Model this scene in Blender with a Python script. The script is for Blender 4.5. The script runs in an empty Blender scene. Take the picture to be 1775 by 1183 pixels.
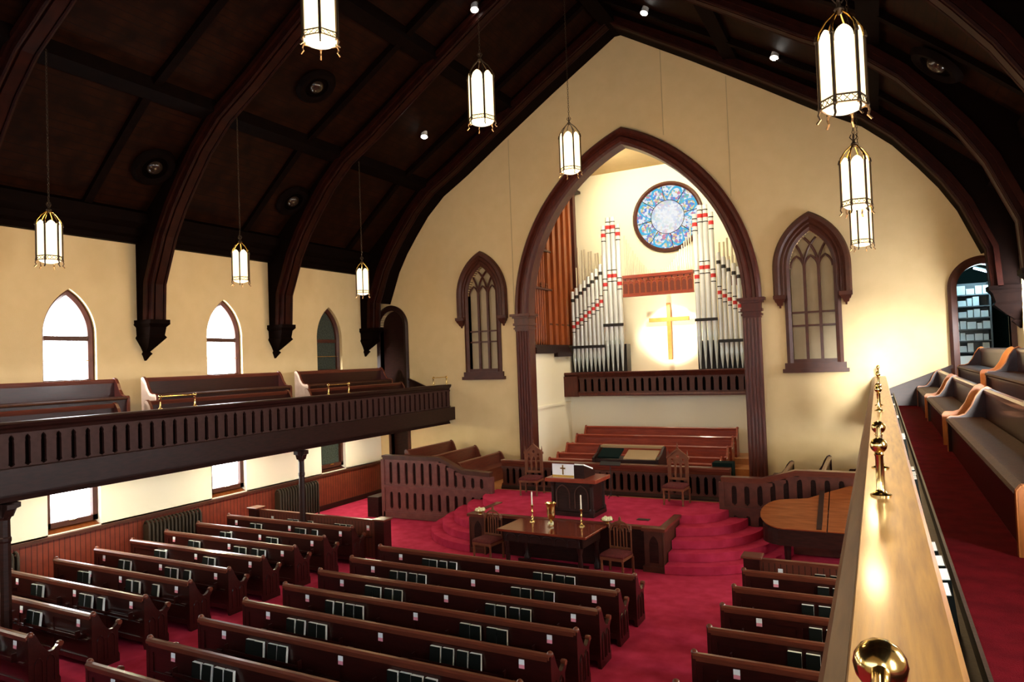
import bpy, bmesh, math, random
from mathutils import Vector, Matrix
from mathutils.geometry import tessellate_polygon
random.seed(7)
PI = math.pi
S = bpy.context.scene
COL = S.collection

# ------------------------------------------------------------------ camera
cd = bpy.data.cameras.new('camera'); cam = bpy.data.objects.new('camera', cd); COL.objects.link(cam)
Rv = Vector((0.88478098, 0.46461759, -0.0359597)); Uv = Vector((0.0447014, -0.00780919, 0.99896987)); Fv = Vector((-0.46385816, 0.88547699, 0.02767848))
M = Matrix.Identity(4)
for i in range(3):
    M[i][0], M[i][1], M[i][2] = Rv[i], Uv[i], -Fv[i]
M.translation = Vector((6.6386, -20.4, 4.6611))
cam.matrix_world = M
cd.sensor_width = 36; cd.lens = 24.507; cd.clip_start = .05; cd.clip_end = 200
S.camera = cam

# ------------------------------------------------------------------ world, exposure, sun
w = bpy.data.worlds.new('daylight'); S.world = w; w.use_nodes = True
bg = w.node_tree.nodes['Background']; bg.inputs[0].default_value = (.86, .93, 1, 1); bg.inputs[1].default_value = 5.0
S.view_settings.view_transform = 'Standard'; S.view_settings.look = 'None'; S.view_settings.gamma = 1
S.view_settings.exposure = 1.15
S.view_settings.use_curve_mapping = False
S.cycles.max_bounces = 8; S.cycles.diffuse_bounces = 4; S.cycles.glossy_bounces = 4; S.cycles.transparent_max_bounces = 8
S.cycles.sample_clamp_indirect = 6.0
sd = bpy.data.lights.new('sun', 'SUN'); sun = bpy.data.objects.new('sun', sd); COL.objects.link(sun)
sd.energy = 5.2; sd.angle = math.radians(4); sd.color = (1, .97, .9)
sun.rotation_euler = Vector((.07, -1, .10)).to_track_quat('Z', 'Y').to_euler()
sun.location = (9, -40, 8)

def spot(name, loc, target, power, angle, color=(1, .8, .5), blend=.5, r=.06):
    d = bpy.data.lights.new(name, 'SPOT'); o = bpy.data.objects.new(name, d); COL.objects.link(o)
    d.energy = power; d.spot_size = math.radians(angle); d.spot_blend = blend; d.color = color; d.shadow_soft_size = r
    o.location = loc; o.rotation_euler = (Vector(loc) - Vector(target)).to_track_quat('Z', 'Y').to_euler()
    return o
WARM = (1, .74, .42)
# unseen fill spots added behind the arch to brighten the recess, one on the cross, stage spots in the roof
spot('arch_fill_spot', (-2.0, 1.3, 11.3), (0, 5, 9.2), 420, 120, (1, .86, .6), .8, .12)
spot('arch_fill_spot', (2.0, 1.3, 11.3), (-.6, 5, 9.0), 420, 120, (1, .86, .6), .8, .12)
spot('arch_fill_spot', (0, .8, 10.5), (0, 3.4, 1.5), 330, 110, (1, .86, .62), .8, .12)
spot('cross_spot', (0, 3.75, 6.55), (0, 5, 5.35), 150, 84, (1, .9, .68), .35, .04)
spot('arch_fill_spot', (-2.4, .8, 8.2), (1, 4, 6.2), 90, 110, (1, .86, .6), .8, .12)
spot('arch_fill_spot', (2.4, .8, 8.2), (-2.6, 3.5, 6.8), 130, 110, (1, .86, .6), .8, .12)
spot('cross_spot', (0.2, 3.1, 4.3), (0, 4.95, 5.5), 200, 74, (1, .9, .7), .5, .04)

# ------------------------------------------------------------------ materials
def mat(name, color, rough=.5, metal=0, spec=.3, emis=None, es=0, bump=0, bscale=30, noise=None, nscale=6, stretch=(1, 1, 1), coat=0):
    m = bpy.data.materials.new(name); m.use_nodes = True
    nt = m.node_tree; b = nt.nodes['Principled BSDF']
    b.inputs['Base Color'].default_value = (*color, 1); b.inputs['Roughness'].default_value = rough
    b.inputs['Metallic'].default_value = metal; b.inputs['Specular IOR Level'].default_value = spec
    if coat: b.inputs['Coat Weight'].default_value = coat; b.inputs['Coat Roughness'].default_value = .12
    if emis: b.inputs['Emission Color'].default_value = (*emis, 1); b.inputs['Emission Strength'].default_value = es
    if noise or bump:
        tc = nt.nodes.new('ShaderNodeTexCoord'); mp = nt.nodes.new('ShaderNodeMapping'); mp.inputs['Scale'].default_value = stretch
        nt.links.new(tc.outputs['Object'], mp.inputs['Vector'])
    if noise:
        n = nt.nodes.new('ShaderNodeTexNoise'); n.inputs['Scale'].default_value = nscale; n.inputs['Detail'].default_value = 5
        cr = nt.nodes.new('ShaderNodeValToRGB'); cr.color_ramp.elements[0].position = .3; cr.color_ramp.elements[1].position = .7
        cr.color_ramp.elements[0].color = (*noise, 1); cr.color_ramp.elements[1].color = (*color, 1)
        nt.links.new(mp.outputs[0], n.inputs['Vector']); nt.links.new(n.outputs['Fac'], cr.inputs[0]); nt.links.new(cr.outputs[0], b.inputs['Base Color'])
    if bump:
        n2 = nt.nodes.new('ShaderNodeTexNoise'); n2.inputs['Scale'].default_value = bscale
        bp = nt.nodes.new('ShaderNodeBump'); bp.inputs['Strength'].default_value = bump; bp.inputs['Distance'].default_value = .02
        nt.links.new(mp.outputs[0], n2.inputs['Vector']); nt.links.new(n2.outputs['Fac'], bp.inputs['Height']); nt.links.new(bp.outputs[0], b.inputs['Normal'])
    return m
def planks(m, axis, width, dark, depth=.6):
    """grooves between boards running along the other axes"""
    nt = m.node_tree; b = nt.nodes['Principled BSDF']
    tc = nt.nodes.new('ShaderNodeTexCoord'); sp = nt.nodes.new('ShaderNodeSeparateXYZ'); nt.links.new(tc.outputs['Object'], sp.inputs[0])
    d = nt.nodes.new('ShaderNodeMath'); d.operation = 'DIVIDE'; d.inputs[1].default_value = width; nt.links.new(sp.outputs[axis], d.inputs[0])
    fr = nt.nodes.new('ShaderNodeMath'); fr.operation = 'FRACT'; nt.links.new(d.outputs[0], fr.inputs[0])
    gt = nt.nodes.new('ShaderNodeMath'); gt.operation = 'LESS_THAN'; gt.inputs[1].default_value = .14; nt.links.new(fr.outputs[0], gt.inputs[0])
    mx = nt.nodes.new('ShaderNodeMix'); mx.data_type = 'RGBA'; nt.links.new(gt.outputs[0], mx.inputs[0])
    src = b.inputs['Base Color'].links
    if src: nt.links.new(src[0].from_socket, mx.inputs[6])
    else: mx.inputs[6].default_value = b.inputs['Base Color'].default_value
    mx.inputs[7].default_value = (*dark, 1); nt.links.new(mx.outputs[2], b.inputs['Base Color'])
    return m
PLASTER = mat('cream_plaster', (.66, .52, .29), .9, spec=.1, bump=.12, bscale=60, noise=(.62, .485, .265), nscale=2.5)
PLASTER2 = mat('pale_chancel_plaster', (.80, .74, .56), .9, spec=.15)
WALLW = mat('brightened_under_gallery_plaster', (.80, .76, .62), .9, spec=.15)  # plaster paled to carry the brightness under the gallery
DARK = mat('dark_stained_wood', (.026, .008, .006), .38, noise=(.012, .004, .003), nscale=5, stretch=(1, 1, 6), bump=.05, spec=.2)
CEIL = planks(mat('dark_ceiling_boards', (.016, .0042, .0014), .6, spec=.05, noise=(.005, .0013, .0004), nscale=3), 0, .14, (.006, .002, .001))
BEAM = mat('near_black_beam_wood', (.004, .0013, .0007), .7, spec=.03, noise=(.002, .0006, .0004), nscale=5)
RIB = mat('reddish_rib_wood', (.020, .0034, .0016), .5, spec=.08, noise=(.009, .0016, .001), nscale=4)
PEW = mat('mahogany_pew_wood', (.032, .0050, .0036), .30, noise=(.015, .003, .0022), nscale=5, stretch=(1, 6, 6), bump=.04, coat=.3)
PEWRAIL = mat('worn_red_rail_wood', (.13, .032, .016), .28, noise=(.08, .02, .012), nscale=8, stretch=(.6, 6, 6), coat=.4)
CHOIR = mat('red_cherry_choir_wood', (.27, .045, .02), .32, noise=(.17, .028, .015), nscale=4, stretch=(.7, 5, 5), coat=.3)
CARVE = mat('oak_chair_wood', (.17, .06, .025), .4, noise=(.10, .03, .014), nscale=6)
TRIM = mat('brown_trim_wood', (.070, .020, .010), .45, noise=(.042, .012, .007), nscale=5)
ARCHW = mat('arch_mahogany', (.085, .017, .009), .4, noise=(.045, .009, .006), nscale=4, stretch=(3, 3, .6), coat=.0)
WAINS = planks(mat('wainscot_boards', (.17, .035, .018), .4, noise=(.11, .022, .012), nscale=4), 1, .115, (.035, .008, .005))
RAILW = mat('varnished_golden_rail', (.36, .165, .026), .38, noise=(.17, .06, .010), nscale=7, stretch=(6, .35, 6), bump=.04, spec=.3, coat=.25)
RMOULD = mat('brown_rail_moulding', (.15, .06, .02), .4, noise=(.10, .035, .012), nscale=9, stretch=(5, .4, 5))
GSLAT = mat('gallery_slat_wood', (.055, .022, .018), .5, noise=(.03, .012, .01), nscale=6, spec=.15)
ENDL = mat('sunlit_pale_end_wood', (.55, .42, .32), .35, noise=(.45, .32, .24), nscale=6)  # pale glare of sunlight on mahogany pew ends, put into the colour
ENDW = mat('sunlit_amber_end_wood', (.40, .125, .022), .4, noise=(.32, .09, .016), nscale=6, coat=.2)  # sunlight on mahogany pew ends put into the colour
ORANGE = mat('honey_cross_and_sunlit_edge', (.52, .17, .035), .35, noise=(.44, .13, .03), nscale=8)  # honey wood of the cross; on pew edges it paints sunlight
PIANO = mat('walnut_piano_case', (.22, .062, .018), .16, noise=(.15, .04, .012), nscale=4, stretch=(.6, 4, 4), coat=.6)
TABLEM = mat('polished_table_top', (.17, .03, .014), .12, noise=(.11, .02, .01), nscale=4, stretch=(.6, 3, 3), coat=.6)
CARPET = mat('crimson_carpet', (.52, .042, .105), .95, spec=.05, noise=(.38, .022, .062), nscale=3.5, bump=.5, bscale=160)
CARPETD = mat('shade_dark_gallery_carpet', (.12, .005, .009), .95, spec=.03, noise=(.075, .0035, .006), nscale=6, bump=.4, bscale=160)  # crimson darkened to put the gallery floor's lack of light into colour
OAKF = mat('oak_floor', (.42, .18, .06), .3, noise=(.32, .12, .04), nscale=4, stretch=(1, 6, 1))
BRASS = mat('polished_brass', (.80, .58, .22), .16, 1)
IRON = mat('lantern_bronze', (.055, .035, .02), .45, .7)
GOLDM = mat('gilt_metal', (.85, .6, .22), .22, 1)
PIPE = mat('white_organ_pipe', (.56, .58, .58), .3, .25, noise=(.52, .54, .54), nscale=3)
PIPES = mat('silver_pipe_metal', (.52, .57, .56), .35, .55)
THIN = mat('tin_pipe', (.62, .56, .42), .35, .5)
SHREC = mat('recess_shade_red', (.10, .018, .008), .6)
BOSS = mat('dark_glossy_boss', (.02, .012, .008), .2, spec=.5)
BLACK = mat('black_band', (.012, .010, .010), .5)
REDB = mat('red_band', (.40, .02, .02), .5)
WOODP = mat('wooden_organ_pipe', (.30, .075, .018), .35, noise=(.18, .04, .011), nscale=3, stretch=(4, 4, .5))
CUSH = mat('brown_leather_cushion', (.07, .026, .014), .55, noise=(.045, .017, .01), nscale=14, bump=.3, bscale=70, spec=.15)
VELV = mat('dark_red_velvet', (.10, .012, .012), .8, noise=(.06, .007, .008), nscale=20)
RADM = mat('bronzed_radiator', (.028, .019, .011), .5, .2)
BOOKC = mat('dark_green_cover', (.005, .007, .006), .5, spec=.1)
PAGE = mat('book_pages', (.85, .9, .86), .7)
WHITE = mat('white_cloth', (.86, .88, .9), .8)
FRINGE = mat('gold_fringe', (.62, .4, .08), .6, noise=(.4, .24, .05), nscale=60)
WAX = mat('candle_wax', (.85, .78, .66), .5)
FLOWER = mat('cream_petals', (.85, .82, .6), .7, noise=(.5, .55, .3), nscale=30)
FROST = mat('beige_frosted_glass', (.36, .30, .19), .55, noise=(.42, .35, .22), nscale=2)
DGLASS = mat('dark_leaded_glass', (.018, .022, .02), .25, noise=(.05, .07, .06), nscale=25)
WIREM = mat('grey_plaster_seam', (.46, .37, .21), .8)
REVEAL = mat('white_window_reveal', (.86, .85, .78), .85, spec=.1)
SHELF = mat('grey_metal_cabinet', (.10, .13, .14), .5)
DESKC = mat('tan_console_top', (.26, .17, .08), .4)
GREENB = mat('dark_green_felt', (.003, .009, .008), .8, spec=.05)

def card_mat():
    m = mat('pew_card_paper', (.80, .86, .9), .7); nt = m.node_tree; b = nt.nodes['Principled BSDF']
    tc = nt.nodes.new('ShaderNodeTexCoord'); sp = nt.nodes.new('ShaderNodeSeparateXYZ'); nt.links.new(tc.outputs['Generated'], sp.inputs[0])
    cr = nt.nodes.new('ShaderNodeValToRGB'); cr.color_ramp.interpolation = 'CONSTANT'
    cr.color_ramp.elements[0].color = (.75, .28, .36, 1); cr.color_ramp.elements[1].position = .42; cr.color_ramp.elements[1].color = (.78, .85, .9, 1)
    nt.links.new(sp.outputs[2], cr.inputs[0]); nt.links.new(cr.outputs[0], b.inputs['Base Color']); return m
CARD = card_mat()

def stained(name, strength, sat, scale, trans=.5, ramp=None):
    """leaded glass: light from outside comes through it, tinted cell by cell"""
    m = bpy.data.materials.new(name); m.use_nodes = True; nt = m.node_tree; nt.nodes.clear()
    out = nt.nodes.new('ShaderNodeOutputMaterial'); em = nt.nodes.new('ShaderNodeEmission'); tr = nt.nodes.new('ShaderNodeBsdfTransparent')
    tc = nt.nodes.new('ShaderNodeTexCoord'); vo = nt.nodes.new('ShaderNodeTexVoronoi'); vo.inputs['Scale'].default_value = scale
    nt.links.new(tc.outputs['Object'], vo.inputs['Vector'])
    cr = nt.nodes.new('ShaderNodeValToRGB'); cr.color_ramp.interpolation = 'CONSTANT'
    cols = ramp or [(0, (1, 1, 1)), (.5, (.8, .9, 1)), (.62, (1, .95, .7)), (.74, (1, 1, 1)), (.86, (.55, .5, 1)), (.93, (1, .6, .6))]
    els = cr.color_ramp.elements
    while len(els) < len(cols): els.new(.5)
    for e, (p, c) in zip(els, cols):
        e.position = p; e.color = (*[1 - (1 - x) * sat for x in c], 1)
    sp = nt.nodes.new('ShaderNodeSeparateColor'); nt.links.new(vo.outputs['Color'], sp.inputs[0]); nt.links.new(sp.outputs[0], cr.inputs[0])
    em.inputs[1].default_value = strength; nt.links.new(cr.outputs[0], em.inputs[0]); nt.links.new(cr.outputs[0], tr.inputs[0])
    mx = nt.nodes.new('ShaderNodeMixShader'); mx.inputs[0].default_value = trans
    nt.links.new(em.outputs[0], mx.inputs[1]); nt.links.new(tr.outputs[0], mx.inputs[2]); nt.links.new(mx.outputs[0], out.inputs[0])
    return m
GLASSW = stained('bright_stained_glass', 16, .35, 22, .45)
GLASSB = stained('blue_white_stained_glass', 7, .6, 18, .2)
GLASSR = stained('added_rear_glow_glass', 1.7, 1, 8, .1, [(0, (.72, .86, 1)), (.5, (.8, .9, 1)), (.8, (.66, .84, 1))])
GLASSS = stained('boosted_side_glass', 42, .3, 22, .45)  # glow of the unseen windows raised to brighten the chancel wall
GLASSSL = stained('boosted_side_lower_glass', 22, .3, 22, .1)
GLASSC = stained('added_rear_clear_glass', 2, .2, 8, .9)
def rose_mat():
    m = bpy.data.materials.new('rose_window_glass'); m.use_nodes = True; nt = m.node_tree; nt.nodes.clear()
    out = nt.nodes.new('ShaderNodeOutputMaterial'); em = nt.nodes.new('ShaderNodeEmission'); tc = nt.nodes.new('ShaderNodeTexCoord')
    def math_(op, a, b=None):
        n = nt.nodes.new('ShaderNodeMath'); n.operation = op
        for i, v in enumerate((a, b)):
            if v is None: continue
            if isinstance(v, (int, float)): n.inputs[i].default_value = v
            else: nt.links.new(v, n.inputs[i])
        return n.outputs[0]
    sp = nt.nodes.new('ShaderNodeSeparateXYZ'); nt.links.new(tc.outputs['Object'], sp.inputs[0])
    x, z = sp.outputs[0], sp.outputs[2]
    r = math_('SQRT', math_('ADD', math_('MULTIPLY', x, x), math_('MULTIPLY', z, z)))
    a = math_('ARCTAN2', z, x)
    vo = nt.nodes.new('ShaderNodeTexVoronoi'); vo.inputs['Scale'].default_value = 13; nt.links.new(tc.outputs['Object'], vo.inputs['Vector'])
    s2 = nt.nodes.new('ShaderNodeSeparateColor'); nt.links.new(vo.outputs['Color'], s2.inputs[0])
    cr = nt.nodes.new('ShaderNodeValToRGB'); cr.color_ramp.interpolation = 'CONSTANT'
    cols = [(0, (.9, .95, 1)), (.25, (.15, .35, .8)), (.4, (.8, .85, .9)), (.55, (.35, .3, .6)), (.66, (.85, .7, .35)), (.76, (.2, .6, .75)), (.86, (.75, .3, .4)), (.93, (.3, .55, .4))]
    while len(cr.color_ramp.elements) < len(cols): cr.color_ramp.elements.new(.5)
    for e, (p, c) in zip(cr.color_ramp.elements, cols): e.position = p; e.color = (*c, 1)
    nt.links.new(s2.outputs[0], cr.inputs[0])
    # eight petals: cyan arch bands where the petal outline runs
    pet = math_('ABSOLUTE', math_('SINE', math_('ADD', math_('MULTIPLY', a, 4), PI / 2 + PI / 2)))
    edge = math_('ABSOLUTE', math_('SUBTRACT', math_('ADD', .62, math_('MULTIPLY', pet, .52)), r))
    band = math_('LESS_THAN', edge, .05)
    mx = nt.nodes.new('ShaderNodeMix'); mx.data_type = 'RGBA'; nt.links.new(band, mx.inputs[0]); nt.links.new(cr.outputs[0], mx.inputs[6]); mx.inputs[7].default_value = (.1, .55, .85, 1)
    inner = math_('LESS_THAN', r, .62)
    m2 = nt.nodes.new('ShaderNodeMix'); m2.data_type = 'RGBA'; nt.links.new(math_('MULTIPLY', inner, math_('SUBTRACT', .95, math_('MULTIPLY', r, .75))), m2.inputs[0])
    nt.links.new(mx.outputs[2], m2.inputs[6]); m2.inputs[7].default_value = (1, 1, 1, 1)
    nt.links.new(m2.outputs[2], em.inputs[0]); em.inputs[1].default_value = .42; nt.links.new(em.outputs[0], out.inputs[0]); return m
ROSE = rose_mat()
def emit(name, c, s):
    m = bpy.data.materials.new(name); m.use_nodes = True; nt = m.node_tree; nt.nodes.clear()
    o = nt.nodes.new('ShaderNodeOutputMaterial'); e = nt.nodes.new('ShaderNodeEmission'); e.inputs[0].default_value = (*c, 1); e.inputs[1].default_value = s
    nt.links.new(e.outputs[0], o.inputs[0]); return m
LAMPG = emit('lit_lantern_glass', (1, .74, .36), 1.5)
LAMPD = emit('lit_lantern_dish', (1, .82, .5), 1.6)
BULB = emit('spotlight_lens', (1, .95, .85), 20)
TUBE = emit('fluorescent_tube', (.6, .85, 1), 7)
UNDER = emit('under_gallery_fill_glow', (1, .86, .58), 260)

# ------------------------------------------------------------------ mesh helpers
class MB:
    def __init__(s): s.bm = bmesh.new()
    def poly3(s, loops):
        pass
    def box(s, x0, x1, y0, y1, z0, z1):
        v = [s.bm.verts.new(p) for p in ((x0, y0, z0), (x1, y0, z0), (x1, y1, z0), (x0, y1, z0), (x0, y0, z1), (x1, y0, z1), (x1, y1, z1), (x0, y1, z1))]
        for f in ((0, 3, 2, 1), (4, 5, 6, 7), (0, 1, 5, 4), (1, 2, 6, 5), (2, 3, 7, 6), (3, 0, 4, 7)): s.bm.faces.new([v[i] for i in f])
        return s
    def prism(s, pts, o, u, v, n, caps=True):
        """2-D polygon pts in the (u, v) plane at o, pushed along n (a vector with length)"""
        o, u, v, n = map(Vector, (o, u, v, n))
        a = [s.bm.verts.new(o + u * p[0] + v * p[1]) for p in pts]; b = [s.bm.verts.new(o + u * p[0] + v * p[1] + n) for p in pts]
        k = len(pts)
        for i in range(k): s.bm.faces.new((a[i], a[(i + 1) % k], b[(i + 1) % k], b[i]))
        if caps: s.bm.faces.new(a[::-1]); s.bm.faces.new(b)
        return s
    def plate(s, outer, holes, o, u, v, n):
        o, u, v, n = map(Vector, (o, u, v, n)); loops = [outer] + holes
        flat = [p for l in loops for p in l]
        tris = tessellate_polygon([[Vector((p[0], p[1], 0)) for p in l] for l in loops])
        A = [s.bm.verts.new(o + u * p[0] + v * p[1]) for p in flat]; B = [s.bm.verts.new(o + u * p[0] + v * p[1] + n) for p in flat]
        for t in tris:
            try: s.bm.faces.new([A[i] for i in t]); s.bm.faces.new([B[i] for i in reversed(t)])
            except ValueError: pass
        k = 0
        for l in loops:
            m = len(l)
            for i in range(m):
                s.bm.faces.new((A[k + i], A[k + (i + 1) % m], B[k + (i + 1) % m], B[k + i]))
            k += m
        return s
    def tube(s, pts, r, seg=8, cap=True):
        pts = [Vector(p) for p in pts]; rs = r if isinstance(r, (list, tuple)) else [r] * len(pts); rings = []
        for i, p in enumerate(pts):
            d = (pts[min(i + 1, len(pts) - 1)] - pts[max(i - 1, 0)]).normalized()
            a = d.orthogonal().normalized() if i == 0 else (rings_a - d * rings_a.dot(d)).normalized()
            rings_a = a; b = d.cross(a)
            rings.append([s.bm.verts.new(p + (a * math.cos(2 * PI * k / seg) + b * math.sin(2 * PI * k / seg)) * rs[i]) for k in range(seg)])
        for q in range(len(rings) - 1):
            for k in range(seg): s.bm.faces.new((rings[q][k], rings[q][(k + 1) % seg], rings[q + 1][(k + 1) % seg], rings[q + 1][k]))
        if cap: s.bm.faces.new(rings[0][::-1]); s.bm.faces.new(rings[-1])
        return s
    def lathe(s, prof, o=(0, 0, 0), seg=16, axis='z'):
        o = Vector(o); rings = []
        for r, h in prof:
            ring = []
            for k in range(seg):
                c, t = r * math.cos(2 * PI * k / seg), r * math.sin(2 * PI * k / seg)
                ring.append(s.bm.verts.new(o + (Vector((c, t, h)) if axis == 'z' else Vector((h, c, t)) if axis == 'x' else Vector((t, h, c)))))
            rings.append(ring)
        for q in range(len(rings) - 1):
            for k in range(seg): s.bm.faces.new((rings[q][k], rings[q][(k + 1) % seg], rings[q + 1][(k + 1) % seg], rings[q + 1][k]))
        s.bm.faces.new(rings[0][::-1]); s.bm.faces.new(rings[-1])
        return s
    def ball(s, o, r, seg=12):
        n = 8
        return s.lathe([(max(.0005, r * math.sin(PI * i / n)), -r * math.cos(PI * i / n)) for i in range(n + 1)], o, seg)
    def sweep(s, rings, close=True):
        """rings: list of lists of points; skin them"""
        V = [[s.bm.verts.new(p) for p in r] for r in rings]
        k = len(V[0])
        for q in range(len(V) - 1):
            for i in range(k if close else k - 1): s.bm.faces.new((V[q][i], V[q][(i + 1) % k], V[q + 1][(i + 1) % k], V[q + 1][i]))
        if close: s.bm.faces.new(V[0][::-1]); s.bm.faces.new(V[-1])
        return s
    def build(s, name, m, parent=None, smooth=False, bevel=0):
        bmesh.ops.recalc_face_normals(s.bm, faces=s.bm.faces)
        me = bpy.data.meshes.new(name); s.bm.to_mesh(me); s.bm.free(); me.materials.append(m)
        o = bpy.data.objects.new(name, me); COL.objects.link(o); o.parent = parent
        if smooth:
            for p in me.polygons: p.use_smooth = True
            try: me.set_sharp_from_angle(angle=math.radians(40))
            except Exception: pass
        if bevel:
            b = o.modifiers.new('soft_edges', 'BEVEL'); b.width = bevel; b.segments = 2; b.limit_method = 'ANGLE'
        return o
def tag(o, label, cat, group=None, kind=None):
    o['label'] = label; o['category'] = cat
    if group: o['group'] = group
    if kind: o['kind'] = kind
    return o
def thing(name, label, cat, loc=(0, 0, 0), rz=0, group=None):
    o = bpy.data.objects.new(name, None); COL.objects.link(o); o.empty_display_size = .2
    o.location = loc; o.rotation_euler = (0, 0, rz); return tag(o, label, cat, group)
def struct(o, kind='structure'): o['kind'] = kind; return o
def dup(root, loc, rz, label, group=None):
    r = root.copy(); COL.objects.link(r); r.location = loc; r.rotation_euler = (0, 0, rz); r['label'] = label
    if group: r['group'] = group
    for ch in root.children:
        c = ch.copy(); COL.objects.link(c); c.parent = r
        for g in ch.children:
            d = g.copy(); COL.objects.link(d); d.parent = c
    return r
ORD = ['first', 'second', 'third', 'fourth', 'fifth', 'sixth', 'seventh', 'eighth', 'ninth', 'tenth', 'eleventh', 'twelfth', 'thirteenth', 'fourteenth', 'fifteenth', 'sixteenth', 'seventeenth', 'eighteenth', 'nineteenth', 'twentieth']

def pointed(w, h, n=14, cx=0, cz=0, both=True, dr=0):
    """points of a pointed arch from (+w,0) over the apex to (-w,0); dr grows the radius with the same centres"""
    R = (w * w + h * h) / (2 * w); c = w - R; R += dr
    ta = math.acos(max(-1, min(1, -c / R))) if c < 0 else PI / 2
    right = [(c + R * math.cos(ta * i / n), R * math.sin(ta * i / n)) for i in range(n + 1)]
    right[-1] = (0, right[-1][1])
    pts = right + ([(-x, z) for x, z in right[-2::-1]] if both else [])
    return [(cx + x, cz + z) for x, z in pts]
def arch_hole(w, zs, h, z0, cx=0, n=14):
    return [(cx + w, z0)] + pointed(w, h, n, cx, zs) + [(cx - w, z0)]

def arch_ring(mb, w, h, zs, section, o, u, n, z0=None, cx=0, seg=16):
    """moulded band following a pointed arch. section: list of (dr, depth); u across, n outwards (unit). legs run down to z0"""
    o, u, n = Vector(o), Vector(u), Vector(n); Z = Vector((0, 0, 1))
    for sgn in (1, -1):
        cols = []
        for dr, dp in section:
            pts = pointed(w, h, seg, 0, 0, False, dr)
            if z0 is not None: pts = [(pts[0][0], z0 - zs)] + pts
            cols.append([o + u * (cx + sgn * x) + Z * (zs + z) + n * dp for x, z in pts])
        mb.sweep([[c[i] for c in cols] for i in range(len(cols[0]))])
    return mb

# ------------------------------------------------------------------ shell
fl = MB().box(-9.6, 9.6, -26, 5, -.15, 0).build('floor', CARPET); struct(fl)

CH_W, CH_H, CH_Z = 3.85, 5.5, 6.16
outer = [(-10.2, 0), (10.2, 0), (10.2, 8.3), (0, 15.6), (-10.2, 8.3)]
holes = [[(3.36, .02)] + pointed(CH_W, CH_H, 18, 0, CH_Z, True, -.5) + [(-3.36, .02)]]
holes = [[(x if abs(x) > 1e-6 else 0, z) for x, z in holes[0]]]
for sx in (-1, 1):
    holes.append([(sx * p[0], p[1]) for p in arch_hole(.53, 6.05, .56, 3.55, 8.96)])
    holes.append(arch_hole(.54, 6.9, .98, 4.34, sx * 5.14))
holes.append([(-9.12, .02), (-8.36, .02), (-8.36, 2.25), (-9.12, 2.25)])
struct(MB().plate(outer, holes, (0, 0, 0), (1, 0, 0), (0, 0, 1), (0, .3, 0)).build('wall_front', PLASTER))

# side walls with window openings
LW_Y = [-19.51, -15.27, -11.03, -6.79, -2.56]
hl = []
for y in LW_Y:
    hl.append(arch_hole(.6, 5.6, 1.06, 4.45, y)); hl.append([(y - .56, 1.12), (y + .62, 1.12), (y + .62, 2.62), (y - .56, 2.62)])
struct(MB().plate([(-26, 0), (0, 0), (0, 9), (-26, 9)], hl, (-9.6, 0, 0), (0, 1, 0), (0, 0, 1), (-.4, 0, 0)).build('wall_left', PLASTER))
RW_Y = [-21.2, -17.0, -9.75, -5.2, -1.45]  # unseen windows, placed and brightened for the light they throw inside
hr = []
for y in RW_Y:
    hr.append(arch_hole(.5, 5.7, 1.06, 4.45, y)); hr.append([(y - .56, 1.12), (y + .62, 1.12), (y + .62, 2.62), (y - .56, 2.62)])
struct(MB().plate([(-26, 0), (0, 0), (0, 9), (-26, 9)], hr, (9.6, 0, 0), (0, 1, 0), (0, 0, 1), (.4, 0, 0)).build('wall_right', PLASTER))
bw = [(-5, 4.6), (5, 4.6), (5, 7.2), (-5, 7.2)]; bl = arch_hole(.95, 6.3, 1.3, 4.7, -8.0); br = arch_hole(1.0, 6.9, 1.0, 4.9, 8.5)
struct(MB().plate([(-10.2, 0), (10.2, 0), (10.2, 8.3), (0, 15.6), (-10.2, 8.3)], [bw, bl, br], (0, -26, 0), (1, 0, 0), (0, 0, 1), (0, -.3, 0)).build('wall_back', PLASTER))
gw = MB().prism([(-5, 4.6), (5, 4.6), (5, 7.2), (-5, 7.2)], (0, -26.15, 0), (1, 0, 0), (0, 0, 1), (0, -.03, 0)).build('window_rear_added', GLASSR); struct(gw)  # unseen window added behind the view as a cool fill light
for nm_, cx_ in (('window_rear_left_added', -8.0), ('window_rear_right_added', 8.55)):
    struct(MB().plate(arch_hole(1.1, 6.9, 1.4, 4.2, cx_), [], (0, -26.15, 0), (1, 0, 0), (0, 0, 1), (0, -.02, 0)).build(nm_, GLASSC))  # unseen openings added and shaped to let the sun onto pew ends
# bright under-gallery light put into the colour: paler sheet proud of the wall
for sx, nm, ys in ((-1, 'left', LW_Y), (1, 'right', RW_Y)):
    hh = [[(y - .56, 1.12), (y + .62, 1.12), (y + .62, 2.62), (y - .56, 2.62)] for y in ys]
    struct(MB().plate([(-25.9, 1.2), (-.02, 1.2), (-.02, 2.95), (-25.9, 2.95)], hh, (sx * 9.6, 0, 0), (0, 1, 0), (0, 0, 1), (-sx * .012, 0, 0)).build('wall_%s_lower_plaster' % nm, WALLW))

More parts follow.
